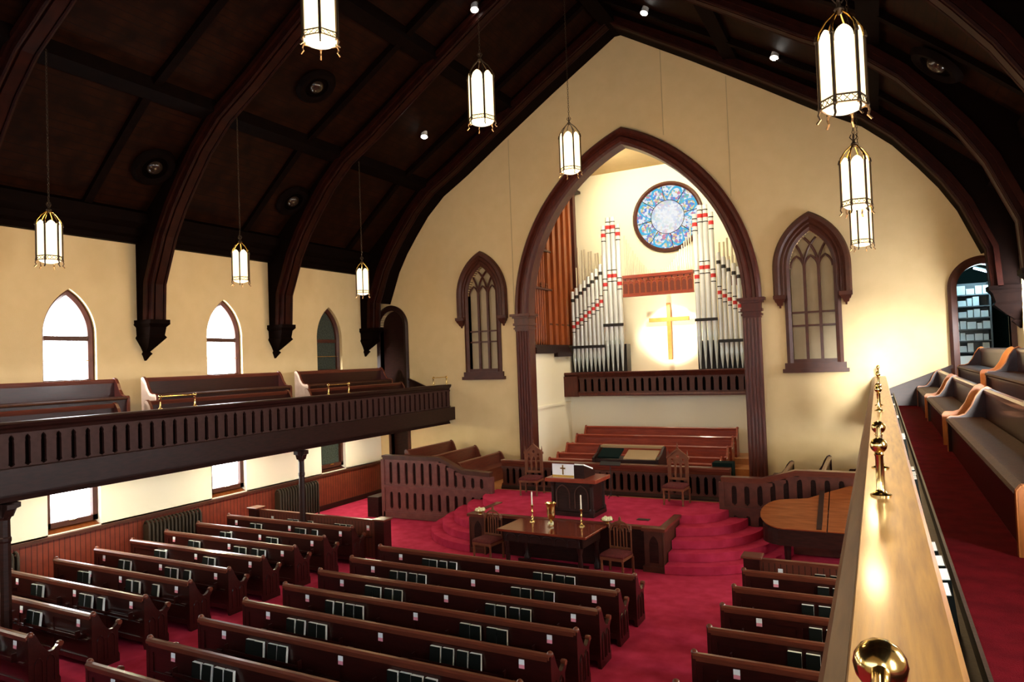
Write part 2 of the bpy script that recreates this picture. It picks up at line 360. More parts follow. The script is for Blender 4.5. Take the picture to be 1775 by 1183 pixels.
# ceiling: boarded slopes, steeper haunch, cornice
prof = [(9.75, 7.85), (9.35, 8.45), (8.15, 9.55), (6.95, 10.62), (0, 14.98)]
full = [(-x, z) for x, z in prof] + [(x, z) for x, z in prof[-2::-1]]
up_ = [(x * 1.03, z + .22) for x, z in full[::-1]]
struct(MB().prism(full + up_, (0, -26.2, 0), (1, 0, 0), (0, 0, 1), (0, 26.2, 0)).build('ceiling', CEIL))
for sx, nm in ((-1, 'left'), (1, 'right')):
    m = MB()
    m.prism([(sx * x, z) for x, z in ((9.6, 7.88), (9.42, 7.88), (9.38, 8.0), (9.28, 8.06), (9.24, 8.2), (9.05, 8.32), (9.0, 8.55), (9.25, 8.72), (9.6, 8.6))], (0, -26, 0), (1, 0, 0), (0, 0, 1), (0, 26, 0))
    o = m.build('trim_cornice_%s' % nm, BEAM); struct(o)
# purlins along the nave
pk = 0
for sx in (-1, 1):
    for (x, z, dz) in ((6.75, 10.72, .12), (3.45, 12.75, .1)):
        pk += 1
        m = MB().prism([(sx * (x - .2), z - dz), (sx * (x + .17), z - dz - .1), (sx * (x + .22), z + .3), (sx * (x - .2), z + .45)], (0, -26, 0), (1, 0, 0), (0, 0, 1), (0, 26, 0))
        struct(m.build('trim_purlin_%d' % pk, BEAM))
struct(MB().box(-.22, .22, -26, 0, 14.5, 14.95).build('trim_ridge', BEAM))

# main ribs: moulded intrados, solid spandrel, hanging pendant on each wall
INTR = [(9.02, 5.95), (8.97, 6.85), (8.52, 7.97), (8.15, 8.6), (7.73, 9.17), (7.2, 9.83), (6.52, 10.45), (5.5, 11.05), (4.1, 11.98), (2.2, 13.2), (0, 14.55)]
def rib(y, n, last=False):
    hw = .27; y1 = 0 if last else y + hw
    root = thing('roof_rib', ['', ''][0] or 'x', 'roof rib', (0, y, 0))
    for sx in (1, -1):
        def off(pts, d):
            out = []
            for i, p in enumerate(pts):
                a = Vector(pts[max(i - 1, 0)]); b = Vector(pts[min(i + 1, len(pts) - 1)]); t = (b - a).normalized()
                nrm = Vector((t.y, -t.x))  # towards the roof
                if nrm.x < 0 and i < 3: nrm = -nrm
                q = Vector(p) + nrm * d
                if i == len(pts) - 1: q = Vector((0, p[1] + d))
                out.append((q.x, q.y))
            return out
        m = MB()
        for (dw, d0, d1) in ((.10, 0, .06), (.2, .05, .14), (.27, .13, .24)):
            a = off(INTR, d0); b = off(INTR, d1)
            for i in range(len(a) - 1):
                m.prism([(sx * a[i][0], a[i][1]), (sx * a[i + 1][0], a[i + 1][1]), (sx * b[i + 1][0], b[i + 1][1]), (sx * b[i][0], b[i][1])], (0, -dw, 0), (1, 0, 0), (0, 0, 1), (0, 2 * dw, 0))
        for k in (-.17, .17):
            m.tube([(sx * x, k, z) for x, z in off(INTR, .03)], .035, 6)
        m.build('moulded_arch', RIB, root)
        a = off(INTR, .2); top = [(9.58, 5.95), (9.58, 8.3), (8.15, 9.7), (6.95, 10.8), (0, 15.1)]
        m = MB()
        sp = [(sx * x, z) for x, z in a] + [(sx * x, z) for x, z in top[::-1]]
        m.plate(sp, [], (0, -.2, 0), (1, 0, 0), (0, 0, 1), (0, .4, 0)); m.build('spandrel', BEAM, root)
        if last:
            m = MB()
            a2 = INTR[1:]; b2 = off(INTR, .5)[1:]
            sp = [(sx * x, z) for x, z in a2] + [(sx * x, z) for x, z in b2[::-1]]
            m.plate(sp, [], (0, .2, 0), (1, 0, 0), (0, 0, 1), (0, -y - .2 - .02, 0)); m.build('wall_fillet', BEAM, root)
        m = MB()   # pendant
        cx = 9.3
        m.box(sx * 9.6, sx * 8.97, -.27, .27, 5.88, 5.98)
        prev = None
        for (w0, d0, z) in ((.29, .62, 5.88), (.22, .55, 5.8), (.21, .5, 5.6), (.24, .54, 5.54), (.11, .3, 5.32), (.055, .14, 5.2), (.085, .19, 5.15), (.06, .14, 5.1), (.015, .04, 4.98)):
            ring = [(sx * 9.6, -w0, z), (sx * 9.6, w0, z), (sx * (9.6 - d0), w0, z), (sx * (9.6 - d0), -w0, z)]
            if prev: m.sweep([prev, ring])
            prev = ring
        m.build('pendant', BEAM, root)
    return root
for i, (y, lab) in enumerate(((-.76, 'dark curved roof rib against the chancel wall'), (-4.98, 'dark curved roof rib crossing the nave, next to the one at the chancel wall'),
                (-9.22, 'dark curved roof rib, third from the chancel wall, above the first lamp row'), (-13.46, 'dark curved roof rib over the near end of the galleries'), (-17.7, 'dark curved roof rib directly overhead of the gallery rail'))):
    r = rib(y, i, i == 0); r['label'] = lab; r['group'] = 'main roof ribs'
# slender intermediate rafters
for i, y in enumerate((-2.1, -6.45, -10.9, -15.3)):
    m = MB()
    for sx in (-1, 1):
        pr = [(9.3, 8.35), (8.15, 9.42), (6.9, 10.5), (0, 14.75)]
        for a, b in zip(pr, pr[1:]):
            m.prism([(sx * a[0], a[1]), (sx * b[0], b[1]), (sx * b[0], b[1] + .25), (sx * a[0], a[1] + .25)], (0, y - .09, 0), (1, 0, 0), (0, 0, 1), (0, .18, 0))
    tag(m.build('rafter', BEAM), 'thin dark rafter between the roof ribs, %s from the chancel wall' % ORD[i], 'rafter', 'intermediate rafters')
# round ceiling vents
vn = 0
for (x, y, z, sl, nm) in ((-8.12, -9.9, 9.52, 1, 'over the window wall, beside the third rib'), (-8.12, -5.55, 9.54, 1, 'over the window wall, beside the second rib'),
                      (-5.3, -7.5, 11.62, 0, 'high on the window-side slope by the centre lanterns'), (7.8, -5.9, 9.72, 1, 'above the piano-side gallery')):
    sx = -1 if x < 0 else 1
    ang = math.atan2(1.07 / 1.2, 1) if sl else math.atan2(.627, 1)
    t = thing('ceiling_vent', 'round dark ceiling vent ' + nm, 'vent', (x, y, z - .05), 0, 'round ceiling vents'); t.rotation_euler = (0, sx * ang, 0)
    MB().lathe([(.30, .0), (.30, -.05), (.36, -.10), (.44, -.10), (.5, -.04), (.52, 0)], seg=28).build('ring', BEAM, t, True)
    MB().lathe([(.02, -.12), (.10, -.11), (.16, -.07), (.18, -.02)], seg=20).build('boss', BOSS, t, True)
# roof spotlights
for (x, y, z, nm) in ((-5.25, -2.96, 11.55, 'on the window-side roof slope'), (-1.98, -5.33, 13.55, 'near the ridge above the centre lanterns'), (1.5, -2.28, 13.85, 'near the ridge by the chancel wall'), (4.7, -2.22, 11.9, 'on the piano-side roof slope')):
    t = thing('roof_spotlight', 'small lit white spotlight ' + nm, 'spotlight', (x, y, z), 0, 'roof spotlights')
    t.rotation_euler = (math.radians(-20), math.radians(-12 if x < 0 else 12), 0)
    MB().lathe([(.085, .28), (.095, .0), (.11, -.02), (.08, -.02)], seg=18).build('can', WHITE, t, True)
    MB().lathe([(.088, -.024), (.02, -.04)], seg=14).build('lens', BULB, t, True)
    spot('roof_spot', (x, y, z - .08), (x * .3, -3.0, 1), 130, 70, (1, .84, .6), .6, .05)

# chancel recess behind the arch
struct(MB().box(-4.3, 4.3, 5, 5.3, 0, 11.9).build('wall_chancel_back', PLASTER2))
struct(MB().box(-4.5, -4.2, .3, 5.3, 0, 11.9).build('wall_chancel_left', PLASTER2))
struct(MB().box(4.2, 4.5, .3, 5.3, 0, 11.9).build('wall_chancel_right', PLASTER2))
struct(MB().box(-4.5, 4.5, .3, 5.3, 11.72, 11.95).build('ceiling_chancel', PLASTER))
struct(MB().box(-4.2, -3.4, .3, 4.9, 0, 4.85).build('wall_chancel_left_ledge', PLASTER2))
struct(MB().box(3.42, 4.2, .3, 4.9, 0, 4.85).build('wall_chancel_right_ledge', PLASTER2))
struct(MB().box(-3.4, 3.42, 3.25, 3.5, 0, 3.4).build('wall_under_loft', PLASTER2))
struct(MB().box(-3.4, -3.36, .32, 3.2, 3.02, 3.1).build('trim_ledge_wall', PLASTER2))

# chancel arch
t = thing('chancel_arch', 'tall pointed mahogany arch framing the organ recess', 'arch', (0, 0, 0))
m = MB(); arch_ring(m, CH_W, CH_H, CH_Z, [(0, 0), (0, .1), (-.06, .16), (-.13, .16), (-.17, .08), (-.24, .10), (-.3, .2), (-.38, .2), (-.42, .12), (-.5, .1), (-.52, -.32), (-.4, -.32), (-.3, 0)], (0, 0, 0), (1, 0, 0), (0, -1, 0), None, 0, 26)
m.build('moulded_arch', ARCHW, t, True)
for sx in (-1, 1):
    m = MB()
    m.box(sx * 3.34, sx * 3.8, -.1, .3, 0, 5.7)
    for k in range(5): m.lathe([(.06, .9), (.06, 5.72)], (sx * (3.38 + .095 * k), -.13, 0), 8)
    m.box(sx * 3.30, sx * 3.84, -.16, .3, 0, .5)
    m.build('pier', ARCHW, t, True)
    m = MB()
    m.box(sx * 3.335, sx * 3.825, -.19, .295, 5.6, 6.13)
    for z0, z1, e in ((5.66, 5.72, .02), (5.78, 5.86, .03), (5.86, 6.02, .0), (6.02, 6.08, .05), (6.08, 6.16, .11)):
        m.box(sx * (3.32 - e), sx * (3.84 + e), -.2 - e, .31 + e * .2, z0, z1)
    m.build('capital', ARCHW, t)

# chancel-wall blind windows with hood moulds
for k, sx in enumerate((-1, 1)):
    cx = sx * 5.14
    t = thing('blind_window', 'pointed triple-lancet window of beige glass beside the arch, on the %s' % ('gallery-column side' if sx < 0 else 'piano side'), 'window', (cx, 0, 4.05), 0, 'pointed windows beside the arch')
    m = MB(); arch_ring(m, .98, 1.5, 2.85, [(0, 0), (0, .06), (-.05, .14), (-.14, .14), (-.2, .07), (-.27, .1), (-.32, .04), (-.32, 0)], (0, 0, 0), (1, 0, 0), (0, -1, 0), 2.1); m.build('hood_mould', TRIM, t, True)
    for s2 in (-1, 1):
        m = MB()
        for a, b, z0, z1 in ((.16, .16, 2.02, 2.12), (.11, .14, 1.93, 2.02), (.06, .09, 1.84, 1.93), (.02, .03, 1.77, 1.84)):
            m.sweep([[(s2 * .82 - b, 0, z1), (s2 * .82 + b, 0, z1), (s2 * .82 + b, -b - .04, z1), (s2 * .82 - b, -b - .04, z1)], [(s2 * .82 - a, 0, z0), (s2 * .82 + a, 0, z0), (s2 * .82 + a, -a - .02, z0), (s2 * .82 - a, -a - .02, z0)]])
        m.build('hood_stop', TRIM, t)
    m = MB(); arch_ring(m, .54, .98, 2.85, [(.16, 0), (.16, .05), (.08, .08), (0, .03), (0, -.2), (.1, -.2)], (0, 0, 0), (1, 0, 0), (0, -1, 0), .2); m.build('frame', TRIM, t, True)
    m = MB().box(-.82, .82, -.12, .02, 0, .1).box(-.76, .76, -.09, .02, .1, .26).box(-.6, .6, -.02, .1, .24, .36); m.build('sill', TRIM, t)
    m = MB()
    for x in (-.18, .18): m.box(x - .036, x + .036, .04, .12, .25, 2.95)
    for z in (1.27, 1.63): m.box(-.54, .54, .05, .11, z - .025, z + .025)
    R = (.54 ** 2 + .98 ** 2) / (2 * .54)
    for x0 in (-.18, .18, .54, -.54):
        for d in (-1, 1):
            pts = []
            for i in range(15):
                a = i / 14 * 1.35; x = x0 + d * (R - R * math.cos(a)); z = R * math.sin(a)
                c = .54 - R
                if math.hypot(abs(x) - c, z) > R + .02 or abs(x) > .55: break
                pts.append((x, .08, 2.85 + z))
            if len(pts) > 2 and abs(x0) < .5: m.tube(pts, .036, 6)
    for d in (-.36, 0, .36):   # lancet heads
        m.tube([(d + x, .08, 2.85 + z) for x, z in pointed(.17, .32, 6)], .03, 6)
    m.build('tracery', TRIM, t)
    MB().prism([(x, z - 4.05) for x, z in arch_hole(.6, 6.9, 1.05, 4.25)], (0, .16, 0), (1, 0, 0), (0, 0, 1), (0, .02, 0)).build('glass', FROST, t)

# plaster seams on the chancel wall
for i, (x, z0, z1) in enumerate(((-3.92, 6.2, 12.0), (1.28, 11.2, 13.8), (3.14, 9.1, 12.55), (-5.0 + 1.08 - 0, 4, 5.4))):
    if i < 3: struct(MB().box(x - .012, x + .012, -.012, .02, z0, z1).build('trim_seam_%d' % (i + 1), WIREM))
struct(MB().box(1.262, 1.282, 4.985, 5, 10.9, 11.72).build('trim_seam_4', WIREM))

# ------------------------------------------------------------------ side windows of the nave
def side_window(y, k, upper, sx, glass, label):
    t = thing('stained_window', label, 'window', (sx * 9.8, y, 4.45 if upper else 1.3), PI / 2 if sx > 0 else -PI / 2, 'stained glass side windows')
    # local x runs along the wall, local -y points into the room?  (sx<0: rz=-90 -> local y = +x world)
    s = 1
    m = MB()
    if upper:
        arch_ring(m, .6, 1.06, 1.15, [(0, .0), (0, .09), (-.05, .12), (-.12, .06), (-.13, -.05), (0, -.05)], (0, 0, 0), (1, 0, 0), (0, s, 0), 0)
        m.box(-.6, .6, -.05, .08, 0, .13); m.build('frame', TRIM, t, True)
        MB().box(-.5, .5, -.04, .06, 1.02, 1.13).build('meeting_rail', TRIM, t)
        MB().tube([(-.5, .09, .56), (.54, .09, .56)], .008, 6).build('tie_rod', BRASS, t)
        MB().prism([(x, z) for x, z in arch_hole(.53, 1.15, .95, .08)], (0, 0, 0), (1, 0, 0), (0, 0, 1), (0, -.015, 0)).build('glass', glass, t)
    else:
        m.box(-.6, -.47, -.05, .1, 0, 1.3).box(.47, .6, -.05, .1, 0, 1.3).box(-.6, .6, -.05, .1, 0, .12).box(-.6, .6, -.05, .1, 1.2, 1.3); m.build('frame', TRIM, t)
        MB().box(-.08, .08, .1, .13, .09, .12).build('sash_lift', BRASS, t)
        MB().box(-.5, .5, -.02, 0, .1, 1.22).build('glass', glass, t)
    return t
wi = ['fifth', 'fourth', 'third', 'second', 'first']
n = 0
for k, y in enumerate(LW_Y):
    g = DGLASS if k == 4 else (GLASSW if k != 3 else GLASSW)
    side_window(y, k, True, -1, g, ('dark unlit' if k == 4 else 'bright white') + ' pointed stained window above the gallery, %s from the chancel wall' % wi[k])
    side_window(y + .03, k, False, -1, DGLASS if k == 4 else GLASSB, ('dark unlit' if k == 4 else 'bright') + ' square stained window under the gallery, %s from the chancel wall' % wi[k])
    n += 1
    struct(MB().prism([(0, 1.10), (0, 1.15), (.06, 1.17), (.40, 1.33), (.40, 1.1)], (-9.52, y - .57, 0), (-1, 0, 0), (0, 0, 1), (0, 1.2, 0)).build('windowsill_%d' % n, TRIM if k == 4 else PIANO))
    if True:
        # bright plaster reveals
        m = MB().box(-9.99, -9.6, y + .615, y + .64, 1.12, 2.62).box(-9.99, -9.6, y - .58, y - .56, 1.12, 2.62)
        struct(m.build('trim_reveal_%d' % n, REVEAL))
for k, y in enumerate(RW_Y):
    side_window(y, k, True, 1, GLASSS, 'pointed stained window in the unseen wall above the piano-side gallery, %s from the chancel wall' % wi[k])
    side_window(y + .03, k, False, 1, GLASSSL, 'unseen square stained window under the piano-side gallery, %s from the chancel wall' % wi[k])

# wainscot and its cap
struct(MB().box(-9.6, -9.55, -25.9, -.02, 0, 1.12).build('trim_wainscot_left', WAINS))
struct(MB().box(-9.6, -9.49, -25.9, -.02, 1.1, 1.17).build('trim_wainscot_cap_left', TRIM))
struct(MB().box(-9.55, -9.5, -25.9, -.02, 0, .16).build('baseboard_left', DARK))
struct(MB().box(9.55, 9.6, -25.9, -.02, 0, 1.15).build('trim_wainscot_right', WAINS))

# radiators
def radiator(y0, y1, label):
    t = thing('radiator', label, 'radiator', (-9.33, (y0 + y1) / 2, 0), 0, 'radiators along the wainscot')
    L = y1 - y0; n = int(L / .1)
    for i in range(n):
        y = -L / 2 + (i + .5) * L / n
        m = MB()
        z0 = 0 if i in (0, n - 1) else .1
        m.tube([(-.09, y, z0), (-.1, y, .95), (-.06, y, 1.03), (0, y, 1.06), (.06, y, 1.03), (.1, y, .95), (.09, y, z0)], .03, 7)
        m.box(-.09, .09, y - .02, y + .02, .16, .98)
        m.build('section', RADM, t, True)
    MB().tube([(0, -L / 2 + .03, .14), (0, L / 2 - .03, .14)], .035, 8).build('pipe', RADM, t)
radiator(-9.5, -7.95, 'long dark bronze radiator on the wainscot between the two bright lower windows')
radiator(-5.3, -3.62, 'dark bronze radiator behind the thin gallery column nearer the platform')
radiator(-14.0, -12.32, 'dark bronze radiator partly hidden behind the thick near gallery column')

# ------------------------------------------------------------------ galleries
FL = 3.15
def balustrade(name, label, L, z0, z1, sp, loc, rz, woodmat, neck=.165, capw=.3, beam=None, group=None, capmat=None, slat_mat=None):
    """runs along local +x from 0 to L, face towards local -y. z0..z1 = foot and top of rail"""
    t = thing(name, label, 'balustrade', loc, rz, group)
    H = z1 - z0
    m = MB(); e = capw
    m.prism([(-e * .55, z1 - .03), (-e * .5, z1), (e * .5, z1), (e * .5, z1 - .07), (e * .2, z1 - .12), (e * .2, z1 - .2), (-e * .2, z1 - .2), (-e * .3, z1 - .13), (-e * .45, z1 - .09)], (0, 0, 0), (0, 1, 0), (0, 0, 1), (L, 0, 0))
    m.build('top_rail', capmat or woodmat, t)
    MB().box(0, L, .0, .05, z0 + .06, z1 - .18).build('panel', BEAM, t)  # near-black: the shade inside the slots is put into its colour
    m = MB(); m.prism([(-.12, z0), (-.12, z0 + .05), (-.09, z0 + .1), (-.06, z0 + .12), (.06, z0 + .12), (.06, z0)], (0, 0, 0), (0, 1, 0), (0, 0, 1), (L, 0, 0)).build('bottom_rail', woodmat, t)
    n = max(2, int(round(L / sp))); w = L / n
    zb, zt = z0 + .11, z1 - .19; hw = w * .5
    g = .30 * w; nk = neck * w
    prof_ = [(-hw, zb), (hw, zb), (hw, zb + .03), (hw - g * .7, zb + .07), (nk, zb + .1), (nk, zt - .17), (nk + .03 * w, zt - .13), (nk, zt - .1), (hw * .72, zt - .07), (hw, zt - .03), (hw, zt), (-hw, zt), (-hw, zt - .03), (-hw * .72, zt - .07), (-nk, zt - .1), (-nk - .03 * w, zt - .13), (-nk, zt - .17), (-nk, zb + .1), (-hw + g * .7, zb + .07), (-hw, zb + .03)]
    me = MB().plate(prof_, [], (0, -.085, 0), (1, 0, 0), (0, 0, 1), (0, .06, 0)).build('baluster', slat_mat or woodmat, t)
    me.location = (w / 2, 0, 0)
    for i in range(1, min(n, 100)):
        c = me.copy(); COL.objects.link(c); c.parent = t; c.location = (w * (i + .5), 0, 0)
    if beam:
        m = MB(); m.prism([(-.1, z0), (-.14, z0 - .06), (-.04, z0 - .14), (-.02, beam + .08), (-.06, beam), (.3, beam), (.3, z0)], (0, 0, 0), (0, 1, 0), (0, 0, 1), (L, 0, 0)).build('beam', woodmat, t)
    return t
# window-side gallery: parapet face towards +x  (local x -> world -y? rz=+90: local x -> +y, local -y -> +x)
balustrade('gallery_balustrade', 'long dark balustrade of arched slats along the window-side gallery front', 24.5, 3.0, 3.91, .26, (-6.62, -24.5, 0), PI / 2, DARK, beam=2.55, capw=.26, neck=.33, slat_mat=GSLAT)
balustrade('gallery_balustrade', 'balustrade below the broad golden handrail beside the viewer, above the piano', 25.3, 3.0, 3.80, .26, (6.64, 0, 0), -PI / 2, DARK, beam=2.55, capw=.22)
# the broad near rail
m = MB(); m.prism([(-.10, 3.80), (-.10, 3.903), (-.095, 3.908), (.135, 3.908), (.15, 3.895), (.15, 3.80)], (6.64, -25.4, 0), (1, 0, 0), (0, 0, 1), (0, 25.38, 0))
tag(m.build('gallery_handrail', RAILW), 'broad varnished golden-brown wooden handrail running away beneath the camera', 'handrail')
hr_ = bpy.data.objects['gallery_handrail']
MB().prism([(-.165, 3.80), (-.165, 3.86), (-.15, 3.88), (-.101, 3.902), (-.101, 3.80)], (6.64, -25.4, 0), (1, 0, 0), (0, 0, 1), (0, 25.38, 0)).build('nave_side_moulding', RMOULD, hr_)
# decks, soffits, risers
struct(MB().box(-9.6, -6.36, -26, 0, 2.7, FL - .02).build('floor_gallery_left', DARK))
struct(MB().box(6.52, 9.6, -26, 0, 2.7, FL - .02).build('floor_gallery_right', DARK))
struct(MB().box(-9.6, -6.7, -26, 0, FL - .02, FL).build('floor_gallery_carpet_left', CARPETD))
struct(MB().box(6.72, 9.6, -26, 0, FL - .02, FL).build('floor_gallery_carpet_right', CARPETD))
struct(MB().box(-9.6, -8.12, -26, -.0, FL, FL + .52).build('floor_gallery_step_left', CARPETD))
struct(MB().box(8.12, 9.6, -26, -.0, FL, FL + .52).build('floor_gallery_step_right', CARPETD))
# sloping dado on the chancel wall at gallery level
for sx, nm in ((-1, 'left'), (1, 'right')):
    m = MB().prism([(sx * x, z) for x, z in ((6.72, FL), (6.72, 3.48), (8.3, 4.12), (8.3, FL))], (0, -.03, 0), (1, 0, 0), (0, 0, 1), (0, .03, 0))
    m.prism([(sx * x, z) for x, z in ((6.72, 3.46), (6.72, 3.54), (8.3, 4.18), (8.3, 4.1))], (0, -.07, 0), (1, 0, 0), (0, 0, 1), (0, .07, 0))
    struct(m.build('trim_dado_%s' % nm, DARK))
# unseen fill lamps added on the gallery soffit to brighten the side walls
for sx, sd_, in ((-1, 'window-side'), (1, 'piano-side')):
    for i, y in enumerate((-2.6, -6.8, -11.0, -15.3)):
        t = thing('soffit_fill_lamp', 'unseen added fill lamp under the %s gallery, %s from the chancel wall' % (sd_, ORD[i]), 'lamp', (sx * 8.0, y, 2.7), 0, 'fill lamps added under the galleries')
        MB().lathe([(.17, 0), (.17, -.03), (.14, -.04)], seg=20).build('rim', BRASS, t, True)
        MB().lathe([(.135, -.041), (.1, -.07), (.02, -.085)], seg=16).build('lens', UNDER, t, True)

# gallery columns
def column(x, y, r, label):
    t = thing('gallery_post', label, 'post', (x, y, 0), 0, 'slender posts under the gallery')
    MB().lathe([(r * 1.7, 0), (r * 1.7, .12), (r * 1.15, .2), (r, .25), (r, 1.9), (r * 1.15, 1.93), (r * 1.15, 1.98), (r, 2.0), (r * .95, 2.28), (r * 1.2, 2.33)], seg=8).build('shaft', DARK, t, False)
    m = MB()
    for a in (0, 1):
        m.prism([(-r * 2.6, 2.55), (-r * 2.6, 2.47), (-r * 1.8, 2.45), (-r * 1.2, 2.33), (r * 1.2, 2.33), (r * 1.8, 2.45), (r * 2.6, 2.47), (r * 2.6, 2.55)], (0, -.07, 0) if a else (-.07, 0, 0), (1, 0, 0) if a else (0, 1, 0), (0, 0, 1), (0, .14, 0) if a else (.14, 0, 0))
    m.build('capital', DARK, t)
column(-6.5, -7.13, .072, 'slender dark octagonal post holding the gallery, nearer the platform')
column(-6.5, -13.95, .085, 'slender dark octagonal post holding the gallery, at the edge of the view')
column(6.55, -7.4, .075, 'slender dark octagonal post beneath the piano-side gallery')

# brass guard rails
def guard(x, y0, y1, label):
    L = y1 - y0
    t = thing('brass_guard', label, 'guard rail', (x, y0, 3.908), 0, 'brass guard rails on the gallery parapets')
    for y in (0, L):
        MB().lathe([(.05, 0), (.05, .008), (.026, .02), (.019, .035), (.019, .2), (.024, .21), (.02, .215), (.018, .23)], (0, y, 0), 16).build('post', BRASS, t, True)
        MB().ball((0, y, .255), .04, 18).build('ball', BRASS, t, True)
    MB().tube([(0, .03, .255), (0, L - .03, .255)], .014, 12).build('bar', BRASS, t, True)
    return t
gl = ['fifth', 'fourth', 'third', 'second', 'first']
for k, (a, b) in enumerate(((-10.95, -10.12), (-5.93, -5.11), (-.88, -.08))):
    guard(-6.62, a, b, 'small brass guard rail on the window-side balustrade, %s from the chancel wall' % ['third', 'second', 'first'][k])
for k, (a, b) in enumerate(((-20.05, -19.16), (-16.4, -15.5), (-11.1, -10.25), (-5.93, -5.1), (-.95, -.12))):
    guard(6.62, a, b, ('brass guard rail end with a big polished ball close to the viewer' if k == 0 else 'brass guard rail standing on the golden handrail, %s from the chancel wall' % gl[k]))

# ------------------------------------------------------------------ pews
END_A = [(0, 0), (.43, 0), (.43, .12), (.41, .16), (.41, .50), (.46, .56), (.47, .62), (.43, .645), (.38, .60), (.33, .56), (.27, .56), (.21, .62), (.14, .74), (.10, .83), (.07, .88), (.02, .89), (-.02, .85), (-.02, .1)]
END_G = [(0, 0), (.50, 0), (.50, .46), (.47, .50), (.36, .50), (.28, .53), (.20, .64), (.14, .78), (.07, .88), (.01, .91), (-.04, .88), (-.04, .1)]
def make_pew(name, label, L, woodm, railm, prof, edge=None, dividers=0, rack=True, knobs=True, cushion=None, group=None, H=.875, arch=True, endm=None):
    t = thing(name, label, 'pew', (0, 0, 0), 0, group)
    th = .055; x0 = -L / 2
    m = MB().prism([(.0, .12), (.035, .12), (.035, H - .05), (.0, H - .05)], (x0 + th, 0, 0), (0, 1, 0), (0, 0, 1), (L - 2 * th, 0, 0))
    n = 2 if L > 3.5 else 1
    for z0, z1 in ((H - .16, H - .05), (.38, .44), (.12, .2)):
        m.box(x0 + th, x0 + L - th, -.016, 0, z0, z1)
    for i in range(2 * n + 1):
        xc = x0 + th + .04 + i * (L - 2 * th - .08) / (2 * n); m.box(xc - .04, xc + .04, -.014, 0, .12, H - .05)
    m.build('backrest', woodm, t)
    m = MB().prism([(-.04, H - .05), (-.045, H - .01), (-.02, H + .015), (.03, H + .015), (.055, H - .01), (.05, H - .05)], (x0 + .02, 0, 0), (0, 1, 0), (0, 0, 1), (L - .04, 0, 0))
    m.prism([(-.025, H - .08), (-.03, H - .05), (.04, H - .05), (.035, H - .08)], (x0 + th, 0, 0), (0, 1, 0), (0, 0, 1), (L - 2 * th, 0, 0)); m.build('top_rail', railm, t)
    d = prof[1][0]
    MB().box(x0 + th, x0 + L - th, .035, d - .02, .39, .425).build('seat', woodm, t)
    MB().box(x0 + th, x0 + L - th, d - .07, d - .045, .0, .39).build('skirt', woodm, t)
    if cushion: MB().prism([(.04, .425), (.04, .47), (.08, .49), (d - .06, .485), (d + .005, .47), (d + .02, .445), (d, .42)], (x0 + th, 0, 0), (0, 1, 0), (0, 0, 1), (L - 2 * th, 0, 0)).build('cushion', cushion, t, False)
    for sx in (-1, 1):
        xo = x0 if sx < 0 else x0 + L - th
        e = MB().plate(prof, [], (xo, 0, 0), (0, 1, 0), (0, 0, 1), (th, 0, 0))
        if arch:
            xa = xo - .006 if sx < 0 else xo + th + .006
            for c in (.12, .29): e.tube([(xa, c - .055, .12)] + [(xa, c + x, .42 + z) for x, z in pointed(.055, .09, 4)][::-1] + [(xa, c + .055, .12)], .009, 5)
        eo = e.build('end_panel', woodm, t)
        if endm: MB().plate(prof, [], (xo - .004 if sx < 0 else xo + th, 0, 0), (0, 1, 0), (0, 0, 1), (.004, 0, 0)).build('sunlit_outer_face', endm, eo)  # thin plate coloured as the sunlit outside of the end
        if edge:
            e2 = MB(); k = len(prof)
            for i in range(1, k - 2):
                a, b = Vector(prof[i]), Vector(prof[i + 1]); tt = (b - a)
                nn = Vector((tt.y, -tt.x)).normalized() * .008
                q = [a - nn * .4, b - nn * .4, b + nn, a + nn]
                e2.prism([(p.x, p.y) for p in q], (xo - .004, 0, 0), (0, 1, 0), (0, 0, 1), (th + .008, 0, 0))
            e2.build('edge_band', edge, eo)
        if knobs:
            MB().ball((xo + th / 2, .025, H + .005), .045, 10).build('scroll_knob', railm, eo, True)
            MB().lathe([(.02, -.034), (.04, -.034), (.045, 0), (.04, .034), (.02, .034)], (xo + th / 2, .44, .62), 12, 'x').build('arm_scroll', railm, eo, True)
    if dividers:
        m = MB(); m.plate([(.03, .42), (d - .02, .42), (d - .0, .56), (d - .06, .575), (.25, .56), (.14, .68), (.06, .8), (.035, .8)], [], (-.02, 0, 0), (0, 1, 0), (0, 0, 1), (.04, 0, 0)); m.build('divider_arm', railm, t)
    if rack:
        for s in ((-L * .25, L * .25) if L > 3 else (0,)):
            m = MB()
            m.box(s - .72, s + .72, -.085, -.016, .50, .512).box(s - .72, s + .72, -.09, -.08, .50, .545).box(s - .74, s - .72, -.09, -.016, .48, .6).box(s + .72, s + .74, -.09, -.016, .48, .6)
            for q in (-.9, .9): m.box(s + q - .06, s + q + .06, -.05, -.016, .47, .49)
            m.build('book_rack', woodm, t)
    return t
